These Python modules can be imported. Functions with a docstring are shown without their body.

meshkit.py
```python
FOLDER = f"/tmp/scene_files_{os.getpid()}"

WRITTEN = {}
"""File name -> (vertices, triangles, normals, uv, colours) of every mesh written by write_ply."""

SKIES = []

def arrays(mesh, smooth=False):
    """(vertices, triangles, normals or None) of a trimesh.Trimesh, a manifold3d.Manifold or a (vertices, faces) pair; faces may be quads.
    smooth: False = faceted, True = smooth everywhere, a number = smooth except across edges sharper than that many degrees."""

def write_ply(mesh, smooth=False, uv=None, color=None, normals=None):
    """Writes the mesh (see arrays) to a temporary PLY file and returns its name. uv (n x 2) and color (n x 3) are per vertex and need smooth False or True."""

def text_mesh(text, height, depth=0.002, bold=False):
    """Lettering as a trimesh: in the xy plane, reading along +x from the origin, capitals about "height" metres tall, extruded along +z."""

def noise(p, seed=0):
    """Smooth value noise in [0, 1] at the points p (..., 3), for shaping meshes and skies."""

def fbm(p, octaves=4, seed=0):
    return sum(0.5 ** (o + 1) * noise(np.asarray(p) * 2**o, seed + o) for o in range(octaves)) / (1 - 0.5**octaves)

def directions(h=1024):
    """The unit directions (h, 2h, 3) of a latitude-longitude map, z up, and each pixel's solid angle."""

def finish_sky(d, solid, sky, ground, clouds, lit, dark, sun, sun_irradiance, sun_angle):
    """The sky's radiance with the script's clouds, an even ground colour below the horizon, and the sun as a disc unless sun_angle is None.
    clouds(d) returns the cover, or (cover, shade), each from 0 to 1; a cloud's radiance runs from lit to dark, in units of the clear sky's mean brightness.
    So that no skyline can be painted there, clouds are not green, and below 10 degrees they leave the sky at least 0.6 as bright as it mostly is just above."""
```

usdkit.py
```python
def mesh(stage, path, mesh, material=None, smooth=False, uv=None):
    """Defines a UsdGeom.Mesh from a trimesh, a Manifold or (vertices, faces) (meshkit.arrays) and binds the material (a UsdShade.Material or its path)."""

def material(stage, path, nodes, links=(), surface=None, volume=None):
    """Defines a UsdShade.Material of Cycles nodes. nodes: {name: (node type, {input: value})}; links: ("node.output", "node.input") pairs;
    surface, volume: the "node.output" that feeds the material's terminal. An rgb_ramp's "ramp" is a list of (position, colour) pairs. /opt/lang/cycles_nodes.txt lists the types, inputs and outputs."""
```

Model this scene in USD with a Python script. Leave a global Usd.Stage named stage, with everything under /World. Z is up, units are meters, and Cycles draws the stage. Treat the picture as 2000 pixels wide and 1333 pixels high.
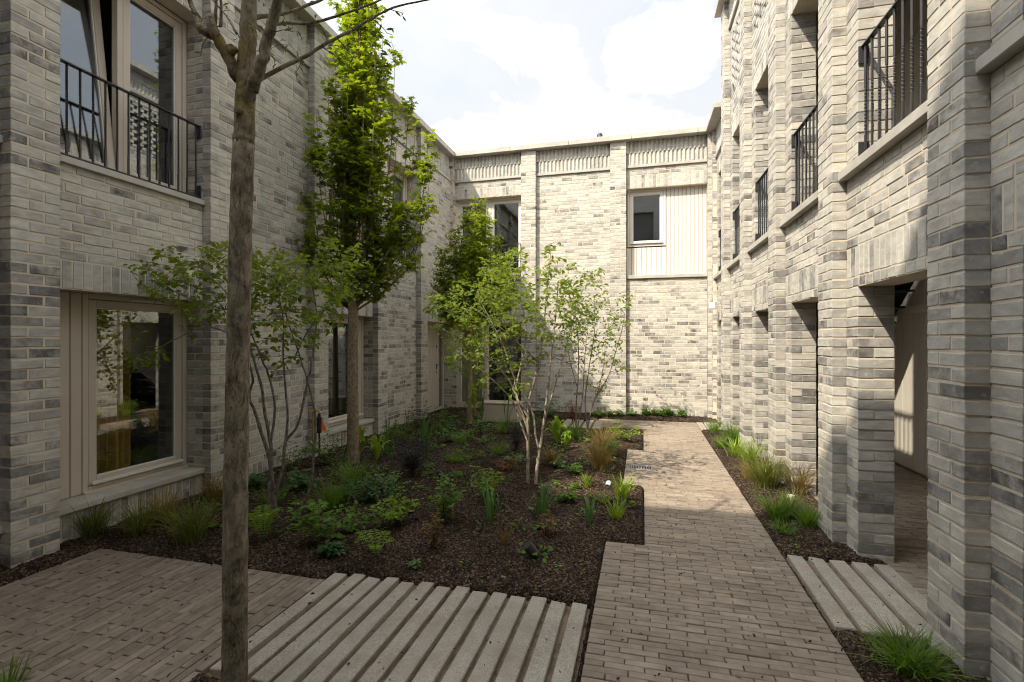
import math, random
import numpy as np, trimesh, usdkit, meshkit
from pxr import Usd, UsdGeom, UsdLux, UsdShade, Gf, Sdf, Vt

stage = Usd.Stage.CreateInMemory()
UsdGeom.SetStageUpAxis(stage, UsdGeom.Tokens.z)
UsdGeom.SetStageMetersPerUnit(stage, 1.0)
UsdGeom.Xform.Define(stage, '/World'); UsdGeom.Scope.Define(stage, '/World/Looks')
rng = np.random.default_rng(7); R = random.Random(11)

# ------------------------------------------------------------------ camera, sky, sun, exposure
F, CX, CY, EYE = 976.0, 1000.0, 667.0, 1.6          # focal length and centre in pixels of a 2000 px wide picture
YAW = math.atan(255 / 976.0)
FW = np.array([-math.sin(YAW), math.cos(YAW), 0]); RT = np.array([math.cos(YAW), math.sin(YAW), 0]); UP = np.array([0, 0, 1.0])
CAM = np.array([0, 0, EYE])
cam = UsdGeom.Camera.Define(stage, '/World/camera')
cam.CreateHorizontalApertureAttr(36.0); cam.CreateVerticalApertureAttr(36.0 * 682 / 1024)
cam.CreateFocalLengthAttr(36.0 * F / 2000); cam.CreateClippingRangeAttr(Gf.Vec2f(0.05, 500))
cam.AddTransformOp().Set(Gf.Matrix4d(*RT, 0, *UP, 0, *(-FW), 0, *CAM, 1))
cam.CreateExposureAttr(1.45)

SUN = np.array([-0.532, -0.72, 1.0]); SUN /= np.linalg.norm(SUN)
sun = UsdLux.DistantLight.Define(stage, '/World/sun')
sun.CreateIntensityAttr(0.67); sun.CreateAngleAttr(0.6); sun.CreateColorAttr(Gf.Vec3f(1.0, 0.89, 0.72)); sun.CreateNormalizeAttr(True)
zx = SUN; xx = np.cross([0, 0, 1], zx); xx /= np.linalg.norm(xx); yx = np.cross(zx, xx)
sun.AddTransformOp().Set(Gf.Matrix4d(*xx, 0, *yx, 0, *zx, 0, 0, 0, 30, 1))
sky = UsdLux.DomeLight.Define(stage, '/World/sky')
sky.GetPrim().SetCustomDataByKey('kind', 'structure')
CLO, CHI = 2.95, 11.5
skym = usdkit.material(stage, '/World/Looks/sky_look', {
    'tc': ('texture_coordinate', {}),
    'map': ('mapping', {'scale': (1.0, 1.0, 2.0)}),
    'n': ('noise_texture', {'scale': 2.3, 'detail': 5, 'roughness': 0.55, 'distortion': 0.4}),
    'cr': ('map_range', {'from_min': 0.28, 'from_max': 0.58, 'to_min': 0.72, 'to_max': 1.0, 'clamp': True}),
    'sky': ('sky_texture', {'sky_type': 'single_scattering', 'sun_disc': False, 'sun_elevation': float(math.asin(SUN[2])),
                            'sun_rotation': float(math.atan2(SUN[0], SUN[1])), 'air_density': 1.0, 'aerosol_density': 1.5}),
    'ns': ('noise_texture', {'scale': 3.4, 'detail': 6, 'roughness': 0.55, 'distortion': 0.5}),
    'cc': ('rgb_ramp', {'ramp': [(0.48, (CLO * .965, CLO * .985, CLO * 1.01)), (0.84, (CHI * 1.0, CHI * .99, CHI * .965))]}),
    'dot': ('vector_math', {'vector_math_type': 'dot_product', 'vector2': tuple(SUN)}) if False else ('vector_math', {'math_type': 'dot_product', 'vector2': tuple(SUN)}),
    'ac': ('math', {'math_type': 'arccosine'}), 'm3': ('math', {'math_type': 'multiply', 'value2': -2.5}), 'ex': ('math', {'math_type': 'exponent'}),
    'ma': ('math', {'math_type': 'multiply_add', 'value2': 5.0, 'value3': 0.94}), 'cf': ('combine_color', {}), 'cl': ('mix', {'mix_type': 'multiply', 'fac': 1.0}),
    'mx': ('mix', {}), 'bg': ('background_shader', {'strength': 0.12})},
    [('tc.generated', 'map.vector'), ('map.vector', 'n.vector'), ('map.vector', 'ns.vector'), ('n.fac', 'cr.value'), ('cr.result', 'mx.fac'),
     ('tc.generated', 'dot.vector1'), ('dot.value', 'ac.value1'), ('ac.value', 'm3.value1'), ('m3.value', 'ex.value1'), ('ex.value', 'ma.value1'), ('ma.value', 'cf.r'), ('ma.value', 'cf.g'), ('ma.value', 'cf.b'),
     ('sky.color', 'mx.color1'), ('ns.fac', 'cc.fac'), ('cc.color', 'cl.color1'), ('cf.color', 'cl.color2'), ('cl.color', 'mx.color2'), ('mx.color', 'bg.color')], surface='bg.background')
UsdShade.MaterialBindingAPI.Apply(sky.GetPrim()).Bind(skym)

# ------------------------------------------------------------------ helpers
def ray(px, py): return FW + RT * (px - CX) / F + UP * (CY - py) / F
def at(px, py, z=0.0): r = ray(px, py); return CAM + r * (z - EYE) / r[2]          # point of the ground under a pixel
def atd(px, py, d): return CAM + ray(px, py) * d                                    # point at a distance
def proj(p):
    p = np.asarray(p, float) - CAM; d = p @ FW
    return CX + F * (p @ RT) / d, CY - F * p[..., 2] / d, d
names = {}
def numbered(parent, name):
    k = names.get((parent, name), -1) + 1; names[(parent, name)] = k
    return parent + '/' + (name if k == 0 else '%s_%03d' % (name, k))
def keys(prim, label=None, cat=None, group=None, kind=None):
    for k, v in (('label', label), ('category', cat), ('group', group), ('kind', kind)):
        if v: prim.SetCustomDataByKey(k, v)
    return prim
def thing(name, label=None, cat=None, loc=None, rotz=0, group=None, kind=None):
    x = UsdGeom.Xform.Define(stage, numbered('/World', name))
    if loc is not None: x.AddTranslateOp().Set(Gf.Vec3d(*map(float, loc)))
    if rotz: x.AddRotateZOp().Set(math.degrees(rotz))
    return keys(x.GetPrim(), label, cat, group, kind)
def emit(parent, name, v, f, mat, tone=None, smooth=False):
    path = numbered(parent if isinstance(parent, str) else str(parent.GetPath()), name)
    if tone is not None and smooth not in (True, False): smooth = False
    v, f, n = meshkit.arrays((np.asarray(v), np.asarray(f)), smooth)
    m = UsdGeom.Mesh.Define(stage, path)
    m.CreatePointsAttr(Vt.Vec3fArray.FromNumpy(v.astype(np.float32)))
    m.CreateFaceVertexCountsAttr(Vt.IntArray.FromNumpy(np.full(len(f), 3, np.int32)))
    m.CreateFaceVertexIndicesAttr(Vt.IntArray.FromNumpy(f.astype(np.int32).ravel()))
    m.CreateSubdivisionSchemeAttr('none')
    if n is not None:
        m.CreateNormalsAttr(Vt.Vec3fArray.FromNumpy(n.astype(np.float32))); m.SetNormalsInterpolation('vertex')
    if tone is not None:
        UsdGeom.PrimvarsAPI(m).CreatePrimvar('tone', Sdf.ValueTypeNames.Color3fArray, 'vertex').Set(Vt.Vec3fArray.FromNumpy(np.asarray(tone, np.float32)))
    UsdShade.MaterialBindingAPI.Apply(m.GetPrim()).Bind(mat)
    return m.GetPrim()
BOXF = np.array([[0, 3, 2], [0, 2, 1], [4, 5, 6], [4, 6, 7], [0, 1, 5], [0, 5, 4], [1, 2, 6], [1, 6, 5], [2, 3, 7], [2, 7, 6], [3, 0, 4], [3, 4, 7]])
class MB:
    def __init__(s): s.v, s.f, s.n = [], [], 0
    def add(s, v, f):
        v = np.asarray(v, float); s.v.append(v); s.f.append(np.asarray(f) + s.n); s.n += len(v); return s
    def box(s, x0, x1, y0, y1, z0, z1):
        x0, x1 = sorted((x0, x1)); y0, y1 = sorted((y0, y1)); z0, z1 = sorted((z0, z1))
        return s.add([[x0, y0, z0], [x1, y0, z0], [x1, y1, z0], [x0, y1, z0], [x0, y0, z1], [x1, y0, z1], [x1, y1, z1], [x0, y1, z1]], BOXF)
    def cbox(s, x0, x1, y0, y1, z0, z1, c=0.004, jit=0):
        lo = np.minimum([x0, y0, z0], [x1, y1, z1]); hi = np.maximum([x0, y0, z0], [x1, y1, z1]); pts = []
        for sx in (0, 1):
            for sy in (0, 1):
                for sz in (0, 1):
                    p = np.where([sx, sy, sz], hi, lo); d = np.where([sx, sy, sz], -c, c); j = rng.normal(0, jit, 3) if jit else 0
                    for k in range(3):
                        q = p + d + j; q[k] = (p + j)[k]; pts.append(q)
        h = trimesh.convex.convex_hull(np.array(pts)); return s.add(h.vertices, h.faces)
    def tm(s, m): return s.add(m.vertices, m.faces)
    def tube(s, pts, radii, n=8, cap=True, wob=0.0):
        pts = np.asarray(pts, float); radii = np.broadcast_to(np.asarray(radii, float), len(pts))
        t = np.gradient(pts, axis=0); t /= np.maximum(np.linalg.norm(t, axis=1, keepdims=True), 1e-9)
        ref = np.array([1.0, 0, 0]) if abs(t[0] @ [1.0, 0, 0]) < 0.8 else np.array([0, 1.0, 0])
        rings = []; a = np.arange(n) * 2 * math.pi / n
        for k in range(len(pts)):
            u = ref - t[k] * (ref @ t[k]); u /= np.linalg.norm(u); ref = u; w = np.cross(t[k], u)
            rr = radii[k] * (1 + (rng.normal(0, wob, n) if wob else 0))
            rings.append(pts[k] + np.outer(np.cos(a) * rr, u) + np.outer(np.sin(a) * rr, w))
        v = np.vstack(rings); f = []
        i = np.arange(n); j = (i + 1) % n
        for k in range(len(pts) - 1):
            b = k * n; f.append(np.stack([b + i, b + j, b + n + j], 1)); f.append(np.stack([b + i, b + n + j, b + n + i], 1))
        if cap:
            v = np.vstack([v, pts[:1], pts[-1:]]); c0, c1 = len(v) - 2, len(v) - 1; b = (len(pts) - 1) * n
            f.append(np.stack([np.full(n, c0), j, i], 1)); f.append(np.stack([np.full(n, c1), b + i, b + j], 1))
        return s.add(v, np.vstack(f))
    def build(s, parent, name, mat, smooth=False, label=None, kind=None, **kw):
        p = emit(parent, name, np.vstack(s.v), np.vstack(s.f), mat, smooth=smooth); keys(p, label, kind=kind, **kw); return p

# ------------------------------------------------------------------ materials
L = '/World/Looks/'
def surf(name, a, b, scale=6.0, rough=0.7, bump=0.3, bscale=60.0, spec=0.3, dist=0.004, detail=4, mid=None, extra=None):
    stops = [(0.3, a), (0.7, b)] if mid is None else [(0.25, a), (0.5, mid), (0.75, b)]
    nodes = {'g': ('geometry', {}), 'n': ('noise_texture', {'scale': scale, 'detail': detail, 'roughness': 0.6}), 'r': ('rgb_ramp', {'ramp': stops}),
             'nb': ('noise_texture', {'scale': bscale, 'detail': 3, 'roughness': 0.6}), 'b': ('bump', {'strength': bump, 'distance': dist}),
             'p': ('principled_bsdf', {'roughness': rough, 'specular_ior_level': spec})}
    links = [('g.position', 'n.vector'), ('g.position', 'nb.vector'), ('n.fac', 'r.fac'), ('r.color', 'p.base_color'), ('nb.fac', 'b.height'), ('b.normal', 'p.normal')]
    return usdkit.material(stage, L + name, nodes, links, surface='p.BSDF')
def tonemat(name, ramp, smudge, bloom, rough=0.85, bump=0.5, streak=(9, 9, 26)):
    """fired clay: tone.x picks the body colour, tone.y how smoked it is, tone.z shifts the pattern"""
    nodes = {'g': ('geometry', {}), 't': ('attribute', {'attribute': 'tone'}), 's': ('separate_color', {}),
             'off': ('combine_xyz', {}), 'm13': ('math', {'math_type': 'multiply', 'value2': 37.0}), 'pv': ('vector_math', {'vector_math_type': 'add'}) if False else ('mapping', {}),
             'r': ('rgb_ramp', {'ramp': ramp}),
             'n1': ('noise_texture', {'scale': 1.0, 'detail': 3, 'roughness': 0.6}), 'mp': ('mapping', {'scale': streak}),
             'v1': ('map_range', {'from_min': 0.3, 'from_max': 0.7, 'to_min': 0.80, 'to_max': 1.18}),
             'mul': ('mix', {'mix_type': 'multiply', 'fac': 1.0}), 'cv': ('combine_color', {}),
             'n2': ('noise_texture', {'scale': 7.0, 'detail': 3, 'roughness': 0.65}),
             'v2': ('map_range', {'from_min': 0.42, 'from_max': 0.62, 'to_min': 0.0, 'to_max': 1.0, 'clamp': True}), 'sm': ('math', {'math_type': 'multiply'}),
             'mx': ('mix', {'color2': smudge}),
             'n3': ('noise_texture', {'scale': 22.0, 'detail': 3, 'roughness': 0.7}),
             'v3': ('map_range', {'from_min': 0.57, 'from_max': 0.72, 'to_min': 0.0, 'to_max': 0.4, 'clamp': True}), 'mb': ('mix', {'color2': bloom}),
             'n4': ('noise_texture', {'scale': 0.9, 'detail': 4, 'roughness': 0.6}), 'v4': ('map_range', {'from_min': 0.3, 'from_max': 0.7, 'to_min': 0.86, 'to_max': 1.1}), 'c4': ('combine_color', {}), 'm4': ('mix', {'mix_type': 'multiply', 'fac': 1.0}),
             'nb': ('noise_texture', {'scale': 90.0, 'detail': 3, 'roughness': 0.65}), 'b': ('bump', {'strength': bump, 'distance': 0.004}),
             'p': ('principled_bsdf', {'roughness': rough, 'specular_ior_level': 0.25})}
    links = [('t.color', 's.color'), ('s.r', 'r.fac'), ('s.b', 'm13.value1'), ('m13.value', 'off.x'), ('m13.value', 'off.z'), ('g.position', 'pv.vector'), ('off.vector', 'pv.location'),
             ('pv.vector', 'mp.vector'), ('mp.vector', 'n1.vector'), ('n1.fac', 'v1.value'), ('v1.result', 'cv.r'), ('v1.result', 'cv.g'), ('v1.result', 'cv.b'),
             ('r.color', 'mul.color1'), ('cv.color', 'mul.color2'), ('pv.vector', 'n2.vector'), ('n2.fac', 'v2.value'), ('v2.result', 'sm.value1'), ('s.g', 'sm.value2'),
             ('sm.value', 'mx.fac'), ('mul.color', 'mx.color1'), ('pv.vector', 'n3.vector'), ('n3.fac', 'v3.value'), ('v3.result', 'mb.fac'), ('mx.color', 'mb.color1'),
             ('g.position', 'n4.vector'), ('n4.fac', 'v4.value'), ('v4.result', 'c4.r'), ('v4.result', 'c4.g'), ('v4.result', 'c4.b'), ('mb.color', 'm4.color1'), ('c4.color', 'm4.color2'), ('m4.color', 'p.base_color'), ('g.position', 'nb.vector'), ('nb.fac', 'b.height'), ('b.normal', 'p.normal')]
    return usdkit.material(stage, L + name, nodes, links, surface='p.BSDF')
def leafmat(name, stops, trans=0.4, rough=0.45, tcol=None):
    nodes = {'g': ('geometry', {}), 'r': ('rgb_ramp', {'ramp': stops}), 'n': ('noise_texture', {'scale': 3.0, 'detail': 2}), 'mr': ('map_range', {'from_min': 0.3, 'from_max': 0.7, 'to_min': 0.75, 'to_max': 1.25}),
             'cv': ('combine_color', {}), 'mul': ('mix', {'mix_type': 'multiply', 'fac': 1.0}),
             'p': ('principled_bsdf', {'roughness': rough, 'specular_ior_level': 0.35}), 'tl': ('translucent_bsdf', {}), 'tm': ('mix', {'mix_type': 'multiply', 'fac': 1.0, 'color2': tcol or (1.35, 1.2, 0.5)}), 'm': ('mix_closure', {'fac': trans})}
    links = [('g.random_per_island', 'r.fac'), ('g.position', 'n.vector'), ('n.fac', 'mr.value'), ('mr.result', 'cv.r'), ('mr.result', 'cv.g'), ('mr.result', 'cv.b'),
             ('r.color', 'mul.color1'), ('cv.color', 'mul.color2'), ('mul.color', 'p.base_color'), ('mul.color', 'tm.color1'), ('tm.color', 'tl.color'), ('p.BSDF', 'm.closure1'), ('tl.BSDF', 'm.closure2')]
    return usdkit.material(stage, L + name, nodes, links, surface='m.closure')
M = {}
M['brick'] = tonemat('grey_brick', [(0.0, (.155, .152, .148)), (0.3, (.27, .262, .246)), (0.6, (.415, .398, .358)), (1.0, (.52, .496, .435))], (.095, .088, .083), (.58, .56, .52))
M['paver'] = tonemat('clay_paver', [(0.0, (.185, .147, .116)), (0.5, (.255, .21, .165)), (1.0, (.325, .275, .22))], (.12, .10, .09), (.34, .29, .25), bump=0.6)
M['mortar'] = surf('lime_mortar', (.51, .44, .345), (.60, .53, .425), scale=5, rough=0.95, bump=0.8, bscale=160, dist=0.004)
M['concrete'] = surf('pale_concrete', (.36, .34, .30), (.47, .445, .395), scale=4, rough=0.85, bump=0.35, bscale=120)
M['slab'] = usdkit.material(stage, L + 'granite_slab', {'g': ('geometry', {}), 'n': ('noise_texture', {'scale': 130.0, 'detail': 3, 'roughness': 0.7}), 'r': ('rgb_ramp', {'ramp': [(0.3, (.21, .19, .16)), (0.5, (.35, .325, .28)), (0.7, (.50, .47, .415))]}),
    'n2': ('noise_texture', {'scale': 5.5, 'detail': 5, 'roughness': 0.7}), 'm2': ('map_range', {'from_min': 0.42, 'from_max': 0.68, 'to_min': 0.0, 'to_max': 0.6, 'clamp': True}), 'mx': ('mix', {'color2': (.27, .215, .155)}),
    'n3': ('noise_texture', {'scale': 1.7, 'detail': 3}), 'm3': ('map_range', {'from_min': 0.3, 'from_max': 0.7, 'to_min': 0.82, 'to_max': 1.12}), 'cv': ('combine_color', {}), 'mul': ('mix', {'mix_type': 'multiply', 'fac': 1.0}),
    'nb': ('noise_texture', {'scale': 200.0, 'detail': 3}), 'b': ('bump', {'strength': 0.6, 'distance': 0.003}), 'p': ('principled_bsdf', {'roughness': 0.85, 'specular_ior_level': 0.25})},
    [('g.position', 'n.vector'), ('g.position', 'n2.vector'), ('g.position', 'n3.vector'), ('g.position', 'nb.vector'), ('n.fac', 'r.fac'), ('n2.fac', 'm2.value'), ('m2.result', 'mx.fac'), ('r.color', 'mx.color1'), ('n3.fac', 'm3.value'), ('m3.result', 'cv.r'), ('m3.result', 'cv.g'), ('m3.result', 'cv.b'), ('mx.color', 'mul.color1'), ('cv.color', 'mul.color2'), ('mul.color', 'p.base_color'), ('nb.fac', 'b.height'), ('b.normal', 'p.normal')], surface='p.BSDF')
M['sand'] = surf('joint_sand', (.035, .028, .022), (.075, .06, .048), scale=30, rough=0.95, bump=0.8, bscale=150)
M['gap'] = surf('gap_soil', (.08, .058, .04), (.22, .165, .115), scale=14, rough=0.95, bump=0.8, bscale=110)
M['soil'] = usdkit.material(stage, L + 'bark_mulch', {'g': ('geometry', {}), 'vo': ('voronoi_texture', {'scale': 85.0, 'randomness': 1.0}), 'sc': ('separate_color', {}), 'r': ('rgb_ramp', {'ramp': [(0.0, (.015, .010, .007)), (0.45, (.050, .033, .023)), (0.8, (.11, .073, .049)), (1.0, (.23, .165, .115))]}),
    'n': ('noise_texture', {'scale': 2.4, 'detail': 4, 'roughness': 0.6}), 'mr': ('map_range', {'from_min': 0.3, 'from_max': 0.7, 'to_min': 0.65, 'to_max': 1.35}), 'cv': ('combine_color', {}), 'mul': ('mix', {'mix_type': 'multiply', 'fac': 1.0}),
    'nb': ('noise_texture', {'scale': 70.0, 'detail': 3, 'roughness': 0.7}), 'ad': ('math', {'math_type': 'subtract'}), 'b': ('bump', {'strength': 1.0, 'distance': 0.02}), 'p': ('principled_bsdf', {'roughness': 0.95, 'specular_ior_level': 0.15})},
    [('g.position', 'vo.vector'), ('vo.color', 'sc.color'), ('sc.r', 'r.fac'), ('g.position', 'n.vector'), ('n.fac', 'mr.value'), ('mr.result', 'cv.r'), ('mr.result', 'cv.g'), ('mr.result', 'cv.b'), ('r.color', 'mul.color1'), ('cv.color', 'mul.color2'), ('mul.color', 'p.base_color'), ('g.position', 'nb.vector'), ('nb.fac', 'ad.value1'), ('vo.distance', 'ad.value2'), ('ad.value', 'b.height'), ('b.normal', 'p.normal')], surface='p.BSDF')
M['chip'] = leafmat('mulch_chip', [(0, (.018, .012, .009)), (0.45, (.06, .04, .028)), (0.8, (.14, .095, .066)), (1, (.34, .25, .17))], trans=0.0, rough=0.9)
M['taupe'] = surf('taupe_paint', (.50, .435, .36), (.53, .465, .385), scale=3, rough=0.45, bump=0.05, bscale=80, spec=0.4)
M['ivory'] = surf('ivory_paint', (.66, .62, .55), (.69, .65, .58), scale=3, rough=0.45, bump=0.05, bscale=80, spec=0.4)
M['drip'] = surf('aluminium_bar', (.62, .60, .56), (.66, .64, .60), scale=5, rough=0.3, bump=0.02, spec=0.5)
M['steel'] = surf('black_steel', (.022, .022, .024), (.032, .032, .034), scale=20, rough=0.42, bump=0.1, bscale=150, spec=0.5)
M['rubber'] = surf('black_rubber', (.012, .012, .012), (.03, .026, .024), scale=12, rough=0.6, bump=0.1, spec=0.3)
M['hose'] = surf('brown_hose', (.05, .038, .032), (.09, .07, .06), scale=12, rough=0.5, bump=0.1)
M['room'] = surf('room_plaster', (.16, .15, .14), (.20, .19, .175), scale=2, rough=0.9, bump=0.0)
M['dark'] = surf('dark_interior', (.03, .03, .03), (.045, .043, .04), scale=2, rough=0.9, bump=0.0)
M['ochre'] = surf('ochre_fabric', (.46, .27, .03), (.60, .36, .045), scale=5, rough=0.9, bump=0.2, bscale=200)
M['greenpanel'] = surf('sage_blind', (.30, .31, .24), (.34, .35, .27), scale=3, rough=0.7, bump=0.05)
M['orange'] = surf('orange_plastic', (.75, .12, .02), (.8, .15, .03), scale=5, rough=0.4, bump=0.0, spec=0.5)
M['copper'] = surf('copper_pipe', (.22, .10, .05), (.36, .19, .09), scale=30, rough=0.5, bump=0.1)
M['brass'] = surf('old_brass', (.30, .21, .08), (.40, .30, .13), scale=30, rough=0.4, bump=0.1, spec=0.6)
M['white'] = surf('white_plastic', (.74, .73, .70), (.78, .77, .74), scale=5, rough=0.4, bump=0.0)
M['beige'] = surf('beige_planter', (.40, .345, .27), (.46, .40, .32), scale=3, rough=0.8, bump=0.25, bscale=120)
M['gravel'] = surf('bonded_gravel', (.17, .13, .10), (.34, .27, .21), scale=90, rough=0.95, bump=1.0, bscale=110, dist=0.01)
M['steelpale'] = surf('brushed_steel', (.50, .50, .50), (.60, .60, .60), scale=40, rough=0.35, bump=0.05, spec=0.6)
M['zinc'] = surf('weathered_zinc', (.16, .16, .155), (.26, .26, .25), scale=40, rough=0.5, bump=0.2, spec=0.5)
M['stone'] = surf('pebble', (.14, .115, .09), (.30, .26, .21), scale=14, rough=0.9, bump=0.4, bscale=60)
M['roof'] = surf('roof_felt', (.10, .10, .10), (.14, .14, .14), scale=8, rough=0.9)
M['lens'] = surf('lamp_lens', (.34, .40, .48), (.42, .48, .56), scale=8, rough=0.12, bump=0.0, spec=0.8)
M['glass'] = usdkit.material(stage, L + 'window_glass', {'f': ('layer_weight', {'blend': 0.5}), 'pw': ('math', {'math_type': 'power', 'value2': 3.5}), 'ma': ('math', {'math_type': 'multiply_add', 'value2': 0.78, 'value3': 0.15}), 't': ('transparent_bsdf', {'color': (.84, .87, .86)}), 'gl': ('glossy_bsdf', {'color': (.95, .97, 1.0), 'roughness': 0.0}), 'm': ('mix_closure', {})},
                             [('f.facing', 'pw.value1'), ('pw.value', 'ma.value1'), ('ma.value', 'm.fac'), ('t.BSDF', 'm.closure1'), ('gl.BSDF', 'm.closure2')], surface='m.closure')
def barkmat(name, a, b, moss, mossamt, scale=(14, 14, 5)):
    nodes = {'g': ('geometry', {}), 'mp': ('mapping', {'scale': scale}), 'n': ('noise_texture', {'scale': 2.2, 'detail': 8, 'roughness': 0.72, 'distortion': 0.25}), 'r': ('rgb_ramp', {'ramp': [(0.36, a), (0.49, tuple(0.5 * x + 0.5 * y for x, y in zip(a, b))), (0.60, b)]}),
             'n2': ('noise_texture', {'scale': 6.0, 'detail': 5, 'roughness': 0.7}), 'v': ('map_range', {'from_min': 0.50, 'from_max': 0.64, 'to_min': 0.0, 'to_max': mossamt, 'clamp': True}),
             'mx': ('mix', {'color2': moss}), 'mc': ('mapping', {'scale': (scale[0] * 2.2, scale[1] * 2.2, scale[2] * .8)}), 'nc': ('noise_texture', {'scale': 1.0, 'detail': 5, 'roughness': 0.6, 'distortion': 1.6}),
             'ab': ('math', {'math_type': 'subtract', 'value2': 0.5}), 'aa': ('math', {'math_type': 'absolute'}), 'cr': ('map_range', {'from_min': 0.0, 'from_max': 0.016, 'to_min': 0.25, 'to_max': 1.0, 'clamp': True}), 'cv': ('combine_color', {}), 'mul': ('mix', {'mix_type': 'multiply', 'fac': 0.75}),
             'n3': ('noise_texture', {'scale': 9.0, 'detail': 6, 'roughness': 0.75, 'distortion': 1.0}), 'hm': ('math', {'math_type': 'multiply'}), 'b': ('bump', {'strength': 1.0, 'distance': 0.010}), 'p': ('principled_bsdf', {'roughness': 0.85, 'specular_ior_level': 0.2})}
    links = [('g.position', 'mp.vector'), ('mp.vector', 'n.vector'), ('n.fac', 'r.fac'), ('g.position', 'n2.vector'), ('n2.fac', 'v.value'), ('v.result', 'mx.fac'), ('r.color', 'mx.color1'), ('g.position', 'mc.vector'), ('mc.vector', 'nc.vector'), ('nc.fac', 'ab.value1'), ('ab.value', 'aa.value1'), ('aa.value', 'cr.value'),
             ('cr.result', 'cv.r'), ('cr.result', 'cv.g'), ('cr.result', 'cv.b'), ('mx.color', 'mul.color1'), ('cv.color', 'mul.color2'), ('mul.color', 'p.base_color'), ('mp.vector', 'n3.vector'), ('n3.fac', 'hm.value1'), ('cr.result', 'hm.value2'), ('hm.value', 'b.height'), ('b.normal', 'p.normal')]
    return usdkit.material(stage, L + name, nodes, links, surface='p.BSDF')
M['bark'] = barkmat('grey_bark', (.11, .092, .064), (.37, .32, .235), (.20, .19, .105), 0.55, scale=(8, 8, 5))
M['barkmoss'] = barkmat('lichen_bark', (.14, .118, .08), (.36, .31, .225), (.27, .20, .03), 0.85, scale=(7, 7, 6))
M['barkmaple'] = barkmat('rough_maple_bark', (0.109, 0.085, 0.059), (0.372, 0.295, 0.194), (.22, .13, .06), 0.45, scale=(26, 26, 14))
M['barkpale'] = barkmat('pale_stem_bark', (0.202, 0.171, 0.132), (0.527, 0.465, 0.364), (.16, .15, .08), 0.35, scale=(16, 16, 8))
M['barkdark'] = barkmat('grey_stem_bark', (0.093, 0.081, 0.070), (0.295, 0.256, 0.209), (.10, .10, .06), 0.35, scale=(16, 16, 8))
M['twig'] = surf('brown_twig', (.05, .04, .032), (.12, .10, .08), scale=30, rough=0.8, bump=0.2)
M['maple'] = leafmat('maple_leaf', [(0, (0.180, 0.258, 0.018)), (0.5, (0.288, 0.372, 0.024)), (1, (0.444, 0.516, 0.036))], 0.6)
M['hornbeam'] = leafmat('hornbeam_leaf', [(0, (0.204, 0.288, 0.019)), (0.5, (0.312, 0.408, 0.024)), (1, (0.444, 0.540, 0.036))], 0.6)
M['amel'] = leafmat('amelanchier_leaf', [(0, (.16, .23, .03)), (0.55, (.26, .335, .04)), (0.88, (.37, .41, .055)), (1, (.38, .22, .07))], 0.6)
M['ameldark'] = leafmat('shrub_leaf', [(0, (.14, .205, .022)), (0.6, (.23, .30, .03)), (1, (.34, .39, .045))], 0.6)
M['lime'] = leafmat('lime_leaf', [(0, (.19, .30, .03)), (0.6, (.29, .40, .045)), (1, (.38, .46, .075))], 0.5)
M['green'] = leafmat('green_leaf', [(0, (0.115, 0.218, 0.032)), (0.6, (0.196, 0.310, 0.046)), (1, (0.299, 0.414, 0.063))], 0.5)
M['deep'] = leafmat('deep_green_leaf', [(0, (0.060, 0.132, 0.042)), (0.6, (0.102, 0.198, 0.060)), (1, (0.168, 0.276, 0.090))], 0.3)
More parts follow.
